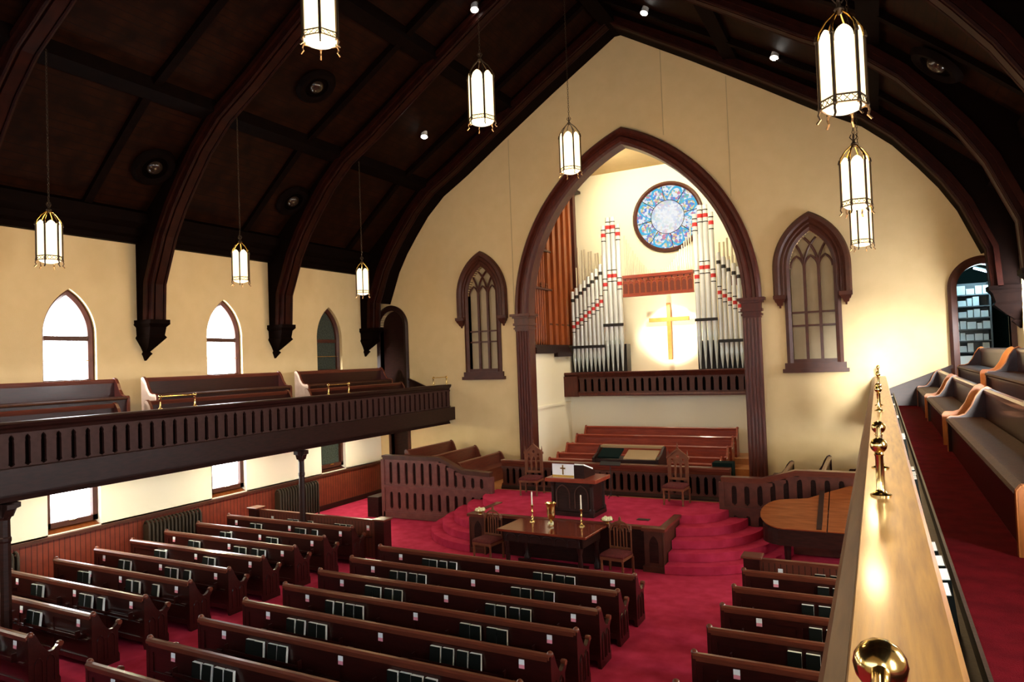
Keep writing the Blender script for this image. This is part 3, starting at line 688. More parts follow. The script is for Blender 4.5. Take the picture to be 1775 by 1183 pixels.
# hymnal and card prototypes
book0 = MB().box(-.085, .085, -.024, -.021, 0, .228).box(-.085, .085, .021, .024, 0, .228).box(-.086, -.083, -.024, .024, 0, .228).build('hymnal', BOOKC)
MB().box(-.083, .083, -.021, .021, .004, .231).build('pages', PAGE, book0)
card0 = MB().box(-.04, .04, -.003, .003, 0, .115).build('pew_card', CARD)
used = {'b': False, 'c': False}
def put(proto, key, loc, rot, label, cat, group):
    if used[key]:
        o = proto.copy(); COL.objects.link(o)
        for ch in proto.children:
            c = ch.copy(); COL.objects.link(c); c.parent = o
    else: o = proto; used[key] = True
    o.location = loc; o.rotation_euler = rot; tag(o, label, cat, group)
def fill(xc, y, L, row, block, slots, cards, ends):
    """books and cards on the back of a pew. slots: list of x offsets; """
    for i, (sx) in enumerate(slots):
        if random.random() < .12 and len(slots) > 5: pass
        put(book0, 'b', (xc + sx + random.uniform(-.012, .012), y - .058 + random.uniform(-.004, .004), .515), (math.radians(random.uniform(-7, -2)), 0, math.radians(random.uniform(-2, 2))),
            'dark hymnal on the back of the %s, %s from its window end' % (row, ORD[i]), 'book', 'hymnals ' + block)
    for i, cx in enumerate(cards):
        put(card0, 'c', (xc + cx, y - .022, .655), (math.radians(-2), 0, 0), 'white and pink card on the %s, %s' % (row, ends[i]), 'card', 'cards ' + block)
CY = [-8.76, -9.65, -10.53, -11.4, -12.27, -13.12, -13.97, -14.83, -15.7]
p0 = make_pew('pew', 'x', 5.56, PEW, PEWRAIL, END_A, dividers=1)
for i, y in enumerate(CY):
    lab = 'long dark mahogany pew, %s from the platform in the centre block' % ORD[i]
    if i == 0: o = p0; o.location = (0, y, 0); o['label'] = lab; o['group'] = 'centre block pews'
    else: o = dup(p0, (0, y, 0), 0, lab, 'centre block pews')
    j = random.choice
    def grp(c):
        pat = j([[-.36, -.18, .08, .26], [-.42, -.22, .02, .22], [-.3, -.12, .12, .34], [-.4, -.2, 0, .2]])
        return [c + q for q in pat]
    fill(0, y, 5.5, '%s centre pew' % ORD[i], 'on the centre pews', grp(-1.25) + grp(1.35), (-2.2, .06, 2.36), ('by its window end', 'at its middle', 'by its piano end'))
LY = [-7.66, -8.58, -9.45, -10.3, -11.12, -11.96, -12.82, -13.7, -14.62, -15.5]
p1 = make_pew('pew', 'x', 4.2, PEW, PEWRAIL, END_A, dividers=1)
for i, y in enumerate(LY):
    lab = 'dark pew, %s from the platform in the block beside the radiators' % ORD[i]
    xc = -6.53 - .012 * i
    if i == 0: o = p1; o.location = (xc, y, 0); o['label'] = lab; o['group'] = 'window block pews'
    else: o = dup(p1, (xc, y, 0), 0, lab, 'window block pews')
    fill(xc, y, 4.2, '%s window-block pew' % ORD[i], 'on the window block pews', [-1.1, -.9] + ([.45, .65] if i % 2 else [.4, .6, .95]) + ([1.2] if i % 3 == 2 else []), (-1.75 + .9 * (i % 2), .12, 1.75) , ('by its window end', 'at its middle', 'by its aisle end'))
RY = [-7.8, -8.74, -9.68, -10.6, -11.5, -12.4, -13.3]
p2 = make_pew('pew', 'x', 4.2, PEW, PEWRAIL, END_A, dividers=1)
for i, y in enumerate(RY):
    lab = 'dark pew, %s from the platform in the block below the golden handrail' % ORD[i]
    if i == 0: o = p2; o.location = (6.48, y, 0); o['label'] = lab; o['group'] = 'piano block pews'
    else: o = dup(p2, (6.48, y, 0), 0, lab, 'piano block pews')
    if i < 6: fill(6.48, y, 4.2, '%s piano-block pew' % ORD[i], 'on the piano block pews', ([-.98, -.74] if i % 2 else [-.8, -.58, -.3]), ((-1.55,) if i % 2 == 0 or i == 4 else (-.3,)), ('near its aisle end',))

# kneewalls in front of the side blocks
for (x0, x1, y, side) in ((-8.35, -4.1, -6.95, 'window'), (4.45, 8.6, -7.1, 'piano')):
    t = thing('pew_front_screen', 'low boarded screen with capped posts before the %s block pews' % side, 'screen', ((x0 + x1) / 2, y, 0), 0, 'screens before the side blocks')
    h = (x1 - x0) / 2
    MB().box(-h, h, -.03, .03, 0, .86).build('panel', planks(mat('screen_boards_' + side, (.10, .024, .014), .4), 0, .1, (.02, .006, .004)), t)
    MB().box(-h, h, -.05, .05, .86, .92).build('top_rail', PEWRAIL, t)
    for s in (-1, 1):
        MB().box(s * h - .14, s * h + .14, -.14, .14, 0, .93).build('post', PEW, t)
        MB().box(s * h - .18, s * h + .18, -.18, .18, .93, .97).build('post_cap', PEWRAIL, t, bevel=.01)
    MB().box(-h + .3, h - .3, -.1, -.03, .50, .512).build('book_rack', PEW, t)
    sl = [-.85, -.65, -.15, .75, .95, 1.15] if side == 'window' else [-.95, -.7]
    for i, s in enumerate(sl):
        put(book0, 'b', ((x0 + x1) / 2 + s, y - .068, .515), (math.radians(-5), 0, 0), 'dark hymnal behind the %s-side screen, %s from its window end' % (side, ORD[i]), 'book', 'hymnals behind the front screens')
    for i, s in enumerate((-1.5, 1.7) if side == 'window' else (-1.6,)):
        put(card0, 'c', ((x0 + x1) / 2 + s, y - .034, .655), (0, 0, 0), 'small white and pink card behind the %s screen, %s' % (side, ('by the radiator', 'by the aisle')[i] if side == 'window' else 'near its post'), 'card', 'cards behind the front screens')

# gallery pews (face the nave)
pg = {}
def gpew(L, x, yc, z, face, label, bright):
    key = (round(L, 2), bright.name)
    if key not in pg:
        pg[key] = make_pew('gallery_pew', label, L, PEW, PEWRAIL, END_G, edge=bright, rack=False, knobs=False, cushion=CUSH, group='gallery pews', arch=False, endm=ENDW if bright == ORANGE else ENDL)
        o = pg[key]; o.location = (x, yc, z); o.rotation_euler = (0, 0, face)
    else: o = dup(pg[key], (x, yc, z), face, label, 'gallery pews')
WHITEEDGE = None
R90 = PI / 2
def gp(side, row, y0, y1, label):
    sx = 1 if side == 'r' else -1
    x = sx * (7.96 if row == 1 else 8.80); z = FL if row == 1 else FL + .52
    gpew(y1 - y0, x, (y0 + y1) / 2, z, R90 if sx > 0 else -R90, label, ORANGE if sx > 0 else PEWRAIL)
gp('r', 1, -14.4, -8.75, 'long piano-side gallery pew with brown cushion and honey sunlit-coloured end, nearest the handrail view')
gp('r', 1, -8.05, -4.2, 'middle pew of the lower piano-side gallery row')
gp('r', 1, -3.55, -.3, 'short pew of the lower piano-side gallery row, against the chancel wall')
gp('r', 2, -9.9, -5.6, 'upper piano-side gallery pew with honey sunlit-coloured end, below the hanging rib')
gp('r', 2, -4.95, -.75, 'upper piano-side gallery pew in front of the shelf room doorway')
gp('l', 1, -15.6, -11.05, 'lower window-side gallery pew at the edge of the view')
gp('l', 1, -10.35, -6.1, 'lower window-side gallery pew behind the second brass guard')
gp('l', 1, -5.4, -.9, 'lower window-side gallery pew next to the chancel wall')
gp('l', 2, -15.4, -10.5, 'upper window-side gallery pew under the brightest window')
gp('l', 2, -9.85, -5.6, 'upper window-side gallery pew with pale sunlit end, between the hanging pendants')
gp('l', 2, -4.95, -.9, 'upper window-side gallery pew with pale sunlit-coloured end, below the dark window')

# hymnals on the shelf behind the golden rail
t = thing('parapet_book_shelf', 'dark book shelf fixed behind the golden handrail', 'shelf', (6.86, 0, 0))
MB().box(-.07, .07, -20, -.4, 3.40, 3.42).build('board', DARK, t)
MB().box(.065, .08, -20, -.4, 3.42, 3.50).build('lip', DARK, t)
for k in (-17.5, -15.2, -12.6, -10, -7.5, -5, -2.5): MB().box(-.12, .07, k - .012, k + .012, 3.25, 3.40).build('bracket', DARK, t)
i = 0
for y in (-17.0, -16.78, -16.56, -16.3, -14.2, -14.0, -13.75, -11.6, -11.4, -11.2, -9.0, -8.8, -6.6, -6.4, -4.1):
    put(book0, 'b', (6.865 + random.uniform(-.01, .01), y, 3.42), (math.radians(-6), 0, R90), 'dark hymnal on the shelf behind the golden handrail, %s from the viewer' % ORD[i], 'book', 'hymnals on the parapet shelf'); i += 1

# ------------------------------------------------------------------ platform, steps, fascia
PZ = .93
RAD = [2.6, 2.28, 1.95, 1.57, 1.13]
Q = 2.25; YC = -3.15
def step_outline(r, sx):
    pts = [(0, YC + 0.0), (sx * Q, YC - 0)]
    arc = [(sx * (Q + r * math.sin(a) * .96), YC - r * math.cos(a)) for a in [PI / 2 * i / 16 for i in range(17)]]
    return arc
for i, r in enumerate(RAD[:-1]):
    z = .186 * (i + 1)
    for sx, sd_ in ((-1, 'window'), (1, 'piano')):
        arc = step_outline(r, sx)
        arc = arc[1:] if arc[0][1] == YC - 99 else arc
        IX = 2.42
        arc = [p for p in arc if abs(p[0]) > IX]
        pts = arc + [(sx * IX, YC), (sx * IX, YC - r)]
        o = MB().plate(pts, [], (0, 0, z - .186 + .001), (1, 0, 0), (0, 1, 0), (0, 0, .186)).build('platform_step', CARPET, bevel=.015)
        tag(o, 'curved crimson carpeted step, %s from the floor on the %s side' % (ORD[i], sd_), 'step', 'curved carpeted steps')
# platform body: narrow front + the full stage
arcR = step_outline(RAD[-1], 1); arcL = step_outline(RAD[-1], -1)
front = [(-2.35, -5.55), (2.35, -5.55)] + arcR + [(arcR[-1][0], -2.32), (-arcR[-1][0], -2.32)] + arcL[::-1]
struct(MB().plate(front, [], (0, 0, 0), (1, 0, 0), (0, 1, 0), (0, 0, PZ)).build('floor_platform', CARPET))
struct(MB().box(-6.9, 6.9, -3.15, -.02, 0.02, PZ - .01).build('floor_choir_side', OAKF))
struct(MB().box(-3.4, 3.42, -2.6, 3.25, .02, PZ + .002).build('floor_chancel', OAKF))
# wooden fascia with posts
t = thing('platform_fascia', 'dark wooden fascia with arched end panels in front of the platform', 'fascia', (0, -5.55, 0))
MB().box(-2.3, 2.3, -.04, 0, 0, .88).build('panel', DARK, t)
for sx in (-1, 1):
    m = MB().box(sx * 1.98, sx * 2.40, -.14, .02, 0, .88)
    m.box(sx * 1.94, sx * 2.44, -.17, .03, 0, .12); m.build('end_post', TRIM, t)
    m = MB(); c = sx * 2.19
    m.prism([(c + .1, .2)] + pointed(.1, .2, 6, c, .58) + [(c - .1, .2)], (0, -.146, 0), (1, 0, 0), (0, 0, 1), (0, .008, 0)); m.build('arched_panel', DARK, t)
    m = MB().tube([(sx * 2.41, -.15, .1), (sx * 2.41, -.15, .85)], .02, 8); m.build('corner_shaft', TRIM, t)
    MB().box(sx * 2.34, sx * 2.40, 0, 1.28, 0, .88).build('side_panel', TRIM, t)
m = MB().box(-2.46, 2.46, -.1, .06, .88, .945).box(-2.46, -1.94, -.2, -.1, .88, .945).box(1.94, 2.46, -.2, -.1, .88, .945)
for sx in (-1, 1): m.box(sx * 2.28, sx * 2.44, .0, 1.3, .88, .945)
m.build('cap_rail', PEWRAIL, t)
MB().box(-.14, .14, -.08, .08, 0, .012).build('x', DARK).name = 'floor_outlet_plate'
o = bpy.data.objects['floor_outlet_plate']; o.location = (1.75, -4.95, PZ); tag(o, 'small dark metal plate set in the platform carpet', 'floor plate')

# choir rail across the stage
balustrade('choir_rail', 'low dark balustrade across the back of the platform behind the chairs', 6.5, PZ, 1.77, .2, (-3.25, -2.4, 0), 0, DARK, capw=.2, capmat=PEWRAIL, slat_mat=TRIM, neck=.26)
# side stage rails with swooping tops, two tiers
def stage_rail(sx, label, base):
    t = thing('stage_rail', label, 'balustrade', (0, -3.22, 0), 0, 'two-tier stage rails with sloping tops')
    xs = [3.18, 4.1, 4.85, 6.95]; zt = [1.70, 1.70, 1.92, 1.92]
    if sx < 0: zt = [1.52, 1.56, 1.90, 1.90]
    def top(x):
        for a, b, za, zb in zip(xs, xs[1:], zt, zt[1:]):
            if x <= b: return za + (zb - za) * (x - a) / (b - a)
        return zt[-1]
    m = MB()
    for a, b, za, zb in zip(xs, xs[1:], zt, zt[1:]):
        m.prism([(sx * a, za - .06), (sx * b, zb - .06), (sx * b, zb), (sx * a, za)], (0, -.12, 0), (1, 0, 0), (0, 0, 1), (0, .24, 0))
        m.prism([(sx * a, za - .13), (sx * b, zb - .13), (sx * b, zb - .06), (sx * a, za - .06)], (0, -.08, 0), (1, 0, 0), (0, 0, 1), (0, .16, 0))
    m.build('top_rail', PEWRAIL if sx > 0 else TRIM, t)
    pts = [(sx * xs[0], .1)] + [(sx * x, z - .13) for x, z in zip(xs, zt)] + [(sx * xs[-1], .1)]
    MB().plate(pts, [], (0, -.0, 0), (1, 0, 0), (0, 0, 1), (0, .05, 0)).build('panel', DARK, t)
    m = MB().box(sx * 3.18, sx * 6.95, -.1, .05, .93, 1.0).box(sx * 3.18, sx * 6.95, -.07, .05, .87, .93); m.build('middle_rail', STW, t)
    m = MB().box(sx * 3.18, sx * 6.95, -.09, .05, .02, .2).box(sx * 3.18, sx * 6.95, -.07, .05, .2, .25); m.build('base', STW, t)
    n = 13; w = (6.95 - 3.18) / n
    for i in range(n):
        x = 3.18 + w * (i + .5); zt_ = top(x) - .13
        for (za, zb) in ((1.0, zt_), (.25, .87)):
            g = w * .5; q = w * .30
            p = [(-g, za), (g, za), (g, za + .03), (q, za + .09), (q, zb - .16), (g * .7, zb - .09), (g, zb - .07), (g, zb), (-g, zb), (-g, zb - .07), (-g * .7, zb - .09), (-q, zb - .16), (-q, za + .09), (-g, za + .03)]
            MB().plate(p, [], (sx * x, -.06, 0), (1, 0, 0), (0, 0, 1), (0, .05, 0)).build('baluster', STW, t)
    for x in (3.18, 6.95): MB().box(sx * x - .06, sx * x + .06, -.09, .06, .02, top(x) - .13).build('post', STW, t)
    m = MB().box(sx * 6.9, sx * 7.0, 0, 2.9, .05, 1.75); m.build('return_panel', DARK, t)
    return t
STW = mat('greyed_stage_rail_wood', (.15, .052, .045), .45, noise=(.10, .033, .03), nscale=6)
stage_rail(-1, 'two-tier arched stage rail with a stepped-down top, below the window-side gallery', 0)
STW = mat('stage_rail_wood', (.10, .028, .018), .45, noise=(.06, .018, .012), nscale=6)
stage_rail(1, 'two-tier arched stage rail with a stepped-down top, behind the grand piano', 0)
tag(MB().box(-7.5, -7.08, -3.4, -2.0, 0, .62).build('low_side_block', DARK, bevel=.01), 'low dark wooden block at the outer foot of the window-side stage rail', 'block')

# side choir pews facing the centre
def spew(sx, xb, ztop, y0, y1, label):
    h = ztop - (PZ)
    o = make_pew('choir_side_pew', label, y1 - y0, PEWRAIL if sx < 0 else PEW, PEWRAIL, [(p[0], p[1] * h / .89) for p in END_G], rack=False, knobs=False, group='side choir pews', H=h - .02, arch=False)
    o.location = (xb, (y0 + y1) / 2, PZ); o.rotation_euler = (0, 0, -R90 if sx < 0 else R90)
for sx, q in ((-1, 'window-side stage rail'), (1, 'piano-side stage rail')):
    spew(sx, sx * 6.33, 2.02, -2.95, -.35, 'choir pew behind the %s, highest and outermost' % q)
    spew(sx, sx * 5.40, 1.87, -2.95, -.35, 'choir pew behind the %s, second from the arch pier' % q)
    spew(sx, sx * 4.48, 1.70, -2.95, -.35, 'choir pew behind the %s, lowest and next to the arch pier' % q)

# choir pews in the recess, facing the nave
for i, (y, zt, hw) in enumerate(((2.6, 2.25, 2.6), (1.75, 2.06, 2.6), (.9, 1.86, 2.6), (.05, 1.66, 2.57), (-.75, 1.60, 2.5))):
    base = zt - .88
    o = make_pew('choir_pew', 'long red cherry choir pew under the organ loft, %s row from the loft wall' % ORD[i], 2 * hw, CHOIR, CHOIR, END_A, rack=False, knobs=True, group='choir pews in the recess', arch=False)
    o.location = (.0, y, base); o.rotation_euler = (0, 0, PI)
    if base > PZ + .02:
        struct(MB().box(-3.4, 3.42, y - .62, 3.25 if i == 0 else y + .23, PZ, base).build('floor_riser_%d' % (i + 1), OAKF))

# organ console
t = thing('organ_console', 'large dark organ console with tan sloping top behind the choir rail', 'organ console', (.35, -1.55, PZ))
for x_ in (-.95, .89): MB().prism([(-.45, 0), (.35, 0), (.35, 1.16), (.2, 1.2), (-.1, 1.02), (-.45, .92)], (x_, 0, 0), (0, 1, 0), (0, 0, 1), (.06, 0, 0)).build('side_cheek', DARK, t)
MB().box(-.9, .9, -.43, .33, 0, .88).build('case', DARK, t)
MB().box(-.9, .9, .12, .36, 1.14, 1.2).build('top_shelf', DESKC, t)
MB().prism([(-.42, .9), (.1, 1.08), (.1, 1.1), (-.42, .92)], (-.05, 0, 0), (0, 1, 0), (0, 0, 1), (.9, 0, 0)).build('lid', DESKC, t)
MB().prism([(-.40, .91), (.08, 1.1), (.06, 1.14), (-.42, .95)], (-.8, 0, 0), (0, 1, 0), (0, 0, 1), (.62, 0, 0)).build('music_desk', GREENB, t)
# dark green box by the pier
tag(MB().box(2.75, 3.25, -2.2, -1.8, PZ, 1.86).build('speaker_box', GREENB, bevel=.01), 'very dark green box behind the choir rail at the foot of the piano-side pier', 'box')

# ------------------------------------------------------------------ lectern
t = thing('pulpit_lectern', 'carved dark wooden pulpit with sloping desk, in the centre of the platform', 'pulpit', (.1, -4.75, PZ), math.radians(-2))
m = MB()
m.box(-.56, .56, -.42, .38, 0, .1); m.box(-.5, .5, -.36, .34, .1, .8)
m.build('body', DARK, t, bevel=.012)
for sx in (-1, 1):
    for yy in (-.36, .32): MB().lathe([(.07, .1), (.07, .16), (.045, .2), (.045, .7), (.07, .76), (.07, .8)], (sx * .5, yy, 0), 8).build('corner_shaft', DARK, t)
m = MB()
for c in (-.24, .24): m.tube([(c - .17, -.372, .18)] + [(c + x, -.372, .5 + z) for x, z in pointed(.17, .22, 6)][::-1] + [(c + .17, -.372, .18)], .015, 6)
m.build('arched_tracery', TRIM, t)
MB().box(-.66, .66, -.48, .44, .8, .89).build('desk_top', CHOIR, t, bevel=.012)
MB().prism([(-.34, .89), (.3, .89), (.3, 1.0), (-.34, 1.2)], (-.52, 0, 0), (0, 1, 0), (0, 0, 1), (.84, 0, 0)).build('book_rest', DARK, t)
m = MB().box(-.5, .06, -.36, -.345, .80, 1.215).prism([(-.36, 1.203), (.31, 1.0), (.31, 1.012), (-.36, 1.218)], (-.5, 0, 0), (0, 1, 0), (0, 0, 1), (.56, 0, 0))
pc = tag(m.build('pulpit_cloth', WHITE), 'white cloth with gold cross and gold fringe hanging over the pulpit', 'cloth'); pc.location = t.location; pc.rotation_euler = t.rotation_euler
MB().box(-.5, .06, -.364, -.343, .895, .955).build('fringe', FRINGE, pc)
m = MB().prism([(-.015, 0), (.015, 0), (.015, .115), (.06, .115), (.06, .145), (.015, .145), (.015, .2), (-.015, .2), (-.015, .145), (-.06, .145), (-.06, .115), (-.015, .115)], (-.22, -.368, .965), (1.1, 0, 0), (0, 0, 1.15), (0, .008, 0)); m.build('cross_emblem', GOLDM, pc)
tag(MB().prism([(-.33, 1.2), (.2, 1.035), (.205, 1.065), (-.325, 1.23)], (.07, 0, 0), (0, 1, 0), (0, 0, 1), (.24, 0, 0)).build('open_bible', PAGE), 'open white book lying on the pulpit desk beside the cloth', 'book')
o = bpy.data.objects['open_bible']; o.location = t.location; o.rotation_euler = t.rotation_euler

# ------------------------------------------------------------------ communion table
t = thing('communion_table', 'polished red-brown communion table in front of the platform', 'table', (.05, -6.24, 0), math.radians(-2))
MB().box(-1.08, 1.08, -.6, .56, .88, .93).build('table_top', TABLEM, t, bevel=.012)
m = MB().box(-.96, .96, -.5, -.44, .66, .88).box(-.96, .96, .4, .46, .66, .88).box(-.96, -.9, -.5, .46, .66, .88).box(.9, .96, -.5, .46, .66, .88).build('apron', DARK, t)
for sx in (-1, 1):
    for yy in (-.46, .42): MB().lathe([(.075, 0), (.075, .1), (.04, .16), (.055, .3), (.04, .5), (.06, .58), (.07, .66)], (sx * .88, yy, 0), 12).build('leg', DARK, t, True)
m = MB()
for i in range(6):
    c = -.75 + i * .3; m.tube([(c - .14, -.505, .66)] + [(c + x, -.505, .72 + z) for x, z in pointed(.14, .12, 5)][::-1] + [(c + .14, -.505, .66)], .012, 6)
m.build('arcade', DARK, t)
MB().box(-.86, .86, -.05, .01, .1, .16).build('stretcher', DARK, t)

def candle(x, y, z, h, label):
    t = thing('candlestick', label, 'candlestick', (x, y, z), 0, 'brass candlesticks on the table')
    MB().lathe([(.07, 0), (.07, .015), (.03, .04), (.018, .07), (.028, .1), (.014, .13), (.014, .2), (.026, .23), (.014, .26), (.018, .34), (.04, .37), (.042, .38), (.015, .385)], seg=16).build('stick', BRASS, t, True)
    MB().lathe([(.016, .385), (.015, .385 + h), (.004, .39 + h)], seg=12).build('candle', WAX, t, True)
    MB().tube([(0, 0, .39 + h), (.002, 0, .415 + h)], .002, 5).build('wick', BLACK, t)
candle(-.58, -5.92, .93, .3, 'brass candlestick with tall white candle at the end of the table towards the windows')
candle(.66, -5.98, .93, .3, 'brass candlestick with tall white candle at the end of the table towards the piano')
t = thing('brass_vase', 'flared brass vase on the communion table between the candlesticks', 'vase', (-.02, -6.1, .93))
MB().lathe([(.06, 0), (.06, .012), (.022, .05), (.03, .1), (.08, .17), (.095, .28), (.10, .42), (.13, .5), (.122, .5), (.09, .42), (.06, .2)], seg=20).build('cup', BRASS, t, True)
m = MB()
for a in range(7): m.ball((.05 * math.cos(a * .9), .05 * math.sin(a * .9) - .04, .04 + .02 * (a % 2)), .025, 8)
m.build('flower_sprig', FLOWER, t, True)
for (x, y, z, lab) in ((-2.13, -5.66, .945, 'silver and gilt flower bowl on the fascia cap at its window end'), (1.12, -5.6, .945, 'silver and gilt flower bowl on the fascia cap beside the nearer Gothic chair')):
    t = thing('flower_bowl', lab, 'bowl', (x, y, z), 0, 'gilt flower bowls')
    MB().lathe([(.05, 0), (.05, .01), (.03, .03), (.1, .05), (.15, .085), (.14, .085), (.09, .06)], seg=20).build('bowl', BRASS, t, True)
    for a in range(9):
        m = MB(); r = .0 if a == 8 else .085
        m.ball((r * math.cos(a * PI / 4), r * math.sin(a * PI / 4), .095 + .015 * (a % 2)), .042, 8); m.build('bloom', FLOWER, t, True)

# ------------------------------------------------------------------ Gothic chairs
def gothic_chair(kind, loc, rz, label):
    t = thing('gothic_chair', label, 'chair', loc, rz, 'carved Gothic chairs')
    # faces local -y ; back at +y
    W = .27; sh = .42
    for sx in (-1, 1):
        MB().lathe([(.03, 0), (.022, .05), (.03, .2), (.022, .3), (.03, sh - .06)], (sx * (W - .03), -.24, 0), 8).build('leg', CARVE, t, True)
        MB().box(sx * W - .02, sx * W + .02, .2, .24, 0, sh - .05).build('leg', CARVE, t)
    MB().box(-W, W, -.27, .24, sh - .06, sh).build('seat_frame', CARVE, t)
    m = MB(); m.sweep([[(-s * W, -.27 * s, z), (s * W, -.27 * s, z), (s * W, .2 * s, z), (-s * W, .2 * s, z)] for s, z in ((1, sh), (1.02, sh + .03), (.9, sh + .075), (.55, sh + .1), (.1, sh + .11))]); m.build('cushion', VELV, t, True)
    y = .21
    if kind == 'gable':
        H = 1.12
        for sx in (-1, 1):
            MB().box(sx * (W - .02) - .018, sx * (W - .02) + .018, y - .02, y + .02, sh, H).build('back_post', CARVE, t)
            MB().lathe([(.022, H), (.03, H + .01), (.015, H + .04), (.02, H + .08), (.003, H + .19)], (sx * (W - .02), y, 0), 8).build('finial', CARVE, t, True)
        m = MB()
        for a, b in (((-W - .02, H - .03), (0, H + .2)), ((W + .02, H - .03), (0, H + .2))):
            dx = -.03 if a[0] < 0 else .03
            m.prism([(a[0], a[1]), (b[0], b[1]), (b[0], b[1] + .05), (a[0], a[1] + .05)], (0, y - .03, 0), (1, 0, 0), (0, 0, 1), (0, .06, 0))
        m.lathe([(.02, H + .22), (.035, H + .25), (.012, H + .28), (.02, H + .31), (.003, H + .38)], (0, y, 0), 8); m.build('gable', CARVE, t)
        m = MB(); hs = []
        for c in (-.14, 0, .14):
            hs.append([(c - .045, .62), (c + .045, .62)] + pointed(.045, .08, 4, c, .93))
            if c: hs.append([(c + .03 * math.cos(a * PI / 4), 1.07 + .03 * math.sin(a * PI / 4)) for a in range(8)])
        hs.append([(.045 * math.cos(a * PI / 4), 1.15 + .045 * math.sin(a * PI / 4)) for a in range(8)])
        m.plate([(-W + .03, .58), (W - .03, .58), (W - .03, H), (0, H + .2), (-W + .03, H)], hs, (0, y - .012, 0), (1, 0, 0), (0, 0, 1), (0, .024, 0)); m.build('pierced_back', CARVE, t)
        MB().box(-W, W, y - .02, y + .02, .56, .6).build('back_rail', CARVE, t)
    else:
        for sx in (-1, 1):
            MB().lathe([(.018, sh), (.018, .92), (.026, .93), (.018, .95), (.022, 1.0), (.004, 1.03)], (sx * (W - .02), y, 0), 8).build('back_post', CARVE, t, True)
        m = MB()
        m.tube([(x, y, .88 + z) for x, z in pointed(.22, .2, 8)], .018, 6)
        for c in (-.145, -.075, 0, .075, .145):
            m.box(c - .011, c + .011, y - .01, y + .01, .5, .9 + .14 * (1 - abs(c) / .22))
        for c in (-.11, 0, .11): m.tube([(c + x, y, .88 + z) for x, z in pointed(.055, .09, 4)], .01, 5)
        m.box(-W + .02, W - .02, y - .015, y + .015, .5, .54); m.build('arched_back', CARVE, t)
        m = MB(); m.sweep([[(-s, y - .02, z), (s, y - .02, z), (s, y + .02, z), (-s, y + .02, z)] for s, z in ((.1, 1.05), (.05, 1.09), (.02, 1.12), (.025, 1.14), (.006, 1.19))]); m.build('finial', CARVE, t)
gothic_chair('gable', (-2.03, -2.98, PZ), math.radians(4), 'gabled Gothic armless chair on the platform, between the pulpit and the window side')
gothic_chair('gable', (2.02, -3.03, PZ), math.radians(-4), 'gabled Gothic armless chair on the platform towards the piano, velvet seat')
gothic_chair('ogee', (-1.72, -6.02, 0), math.radians(-8), 'ogee-topped Gothic chair on the floor at the window end of the table')
gothic_chair('ogee', (1.5, -6.12, 0), math.radians(-6), 'ogee-topped Gothic chair on the floor at the piano end of the table')
# music stand silhouette in front of the choir rail
t = thing('music_stand', 'thin black stand in front of the choir rail right behind the pulpit', 'stand', (.2, -2.75, PZ))
MB().tube([(0, 0, .03), (0, 0, .85)], .012, 8).build('pole', BLACK, t)
m = MB()
for a in range(3): m.tube([(0, 0, .1), (.2 * math.cos(a * 2.1 + .5), .2 * math.sin(a * 2.1 + .5), .01)], .01, 6)
m.build('tripod_foot', BLACK, t)
MB().prism([(-.04, .84), (.06, .92), (.05, .94), (-.05, .86)], (-.28, 0, 0), (0, 1, 0), (0, 0, 1), (.56, 0, 0)).build('desk', BLACK, t)

# ------------------------------------------------------------------ grand piano
t = thing('grand_piano', 'walnut grand piano with closed lid, beside the curved steps', 'piano', (5.35, -3.9, 0))
def pcurve():
    # outline in local xy, tail towards -x, keyboard at +x
    pts = [(1.35, -1.1), (-.55, -1.1)]
    for i in range(13):
        a = PI * 1.5 - i / 12 * PI * .98
        pts.append((-.62 + .50 * math.cos(a), -.58 + .52 * math.sin(a)))
    pts += [(-.2, .02), (.2, .3), (.6, .55), (1.0, .56), (1.35, .56)]
    return pts
pc_ = pcurve()
MB().plate([(x * .97, y * .97) for x, y in pc_], [], (0, 0, .62), (1, 0, 0), (0, 1, 0), (0, 0, .33)).build('case', DARK, t)
split = .22
def clip(pts, lo, hi):
    out = []
    for i in range(len(pts)):
        a, b = pts[i], pts[(i + 1) % len(pts)]
        for c in (lo, hi):
            if (a[0] - c) * (b[0] - c) < 0:
                tt = (c - a[0]) / (b[0] - a[0]); out.append((c, a[1] + tt * (b[1] - a[1]), tt))
        out.append((b[0], b[1], 1)) if lo <= b[0] <= hi else None
    return out
def halves(pts, c, left):
    out = []
    for i in range(len(pts)):
        a, b = pts[i], pts[(i + 1) % len(pts)]
        ina = (a[0] <= c) == left; inb = (b[0] <= c) == left
        if ina: out.append(a)
        if ina != inb:
            tt = (c - a[0]) / (b[0] - a[0]); out.append((c, a[1] + tt * (b[1] - a[1])))
    return out
MB().plate(halves(pc_, split - .01, True), [], (0, 0, .96), (1, 0, 0), (0, 1, 0), (0, 0, .025)).build('lid', PIANO, t, bevel=.008)
LID = []
MB().plate(halves(pc_, split + .01, False), [], (0, 0, .96), (1, 0, 0), (0, 1, 0), (0, 0, .025)).build('front_lid', PIANO, t, bevel=.008)
MB().box(.02, .12, -1.05, .3, .985, 1.0).build('lid_strip', DARK, t)
for q in list(t.children):
    if q.name.split('.')[0] in ('lid', 'front_lid', 'lid_strip'):
        hinge = Matrix.Translation((0, -1.1, .97)) @ Matrix.Rotation(math.radians(24), 4, 'X') @ Matrix.Translation((0, 1.1, -.97))
        q.matrix_local = hinge
MB().tube([(.75, .28, .95), (.75, .0, 1.42)], .014, 6).build('lid_prop', DARK, t)
MB().prism([(0, 1.0), (.32, 1.42), (.30, 1.44), (-.03, 1.02)], (.35, .15, 0), (0, 1, 0), (0, 0, 1), (1.0, 0, 0)).build('music_desk', PIANO, t)
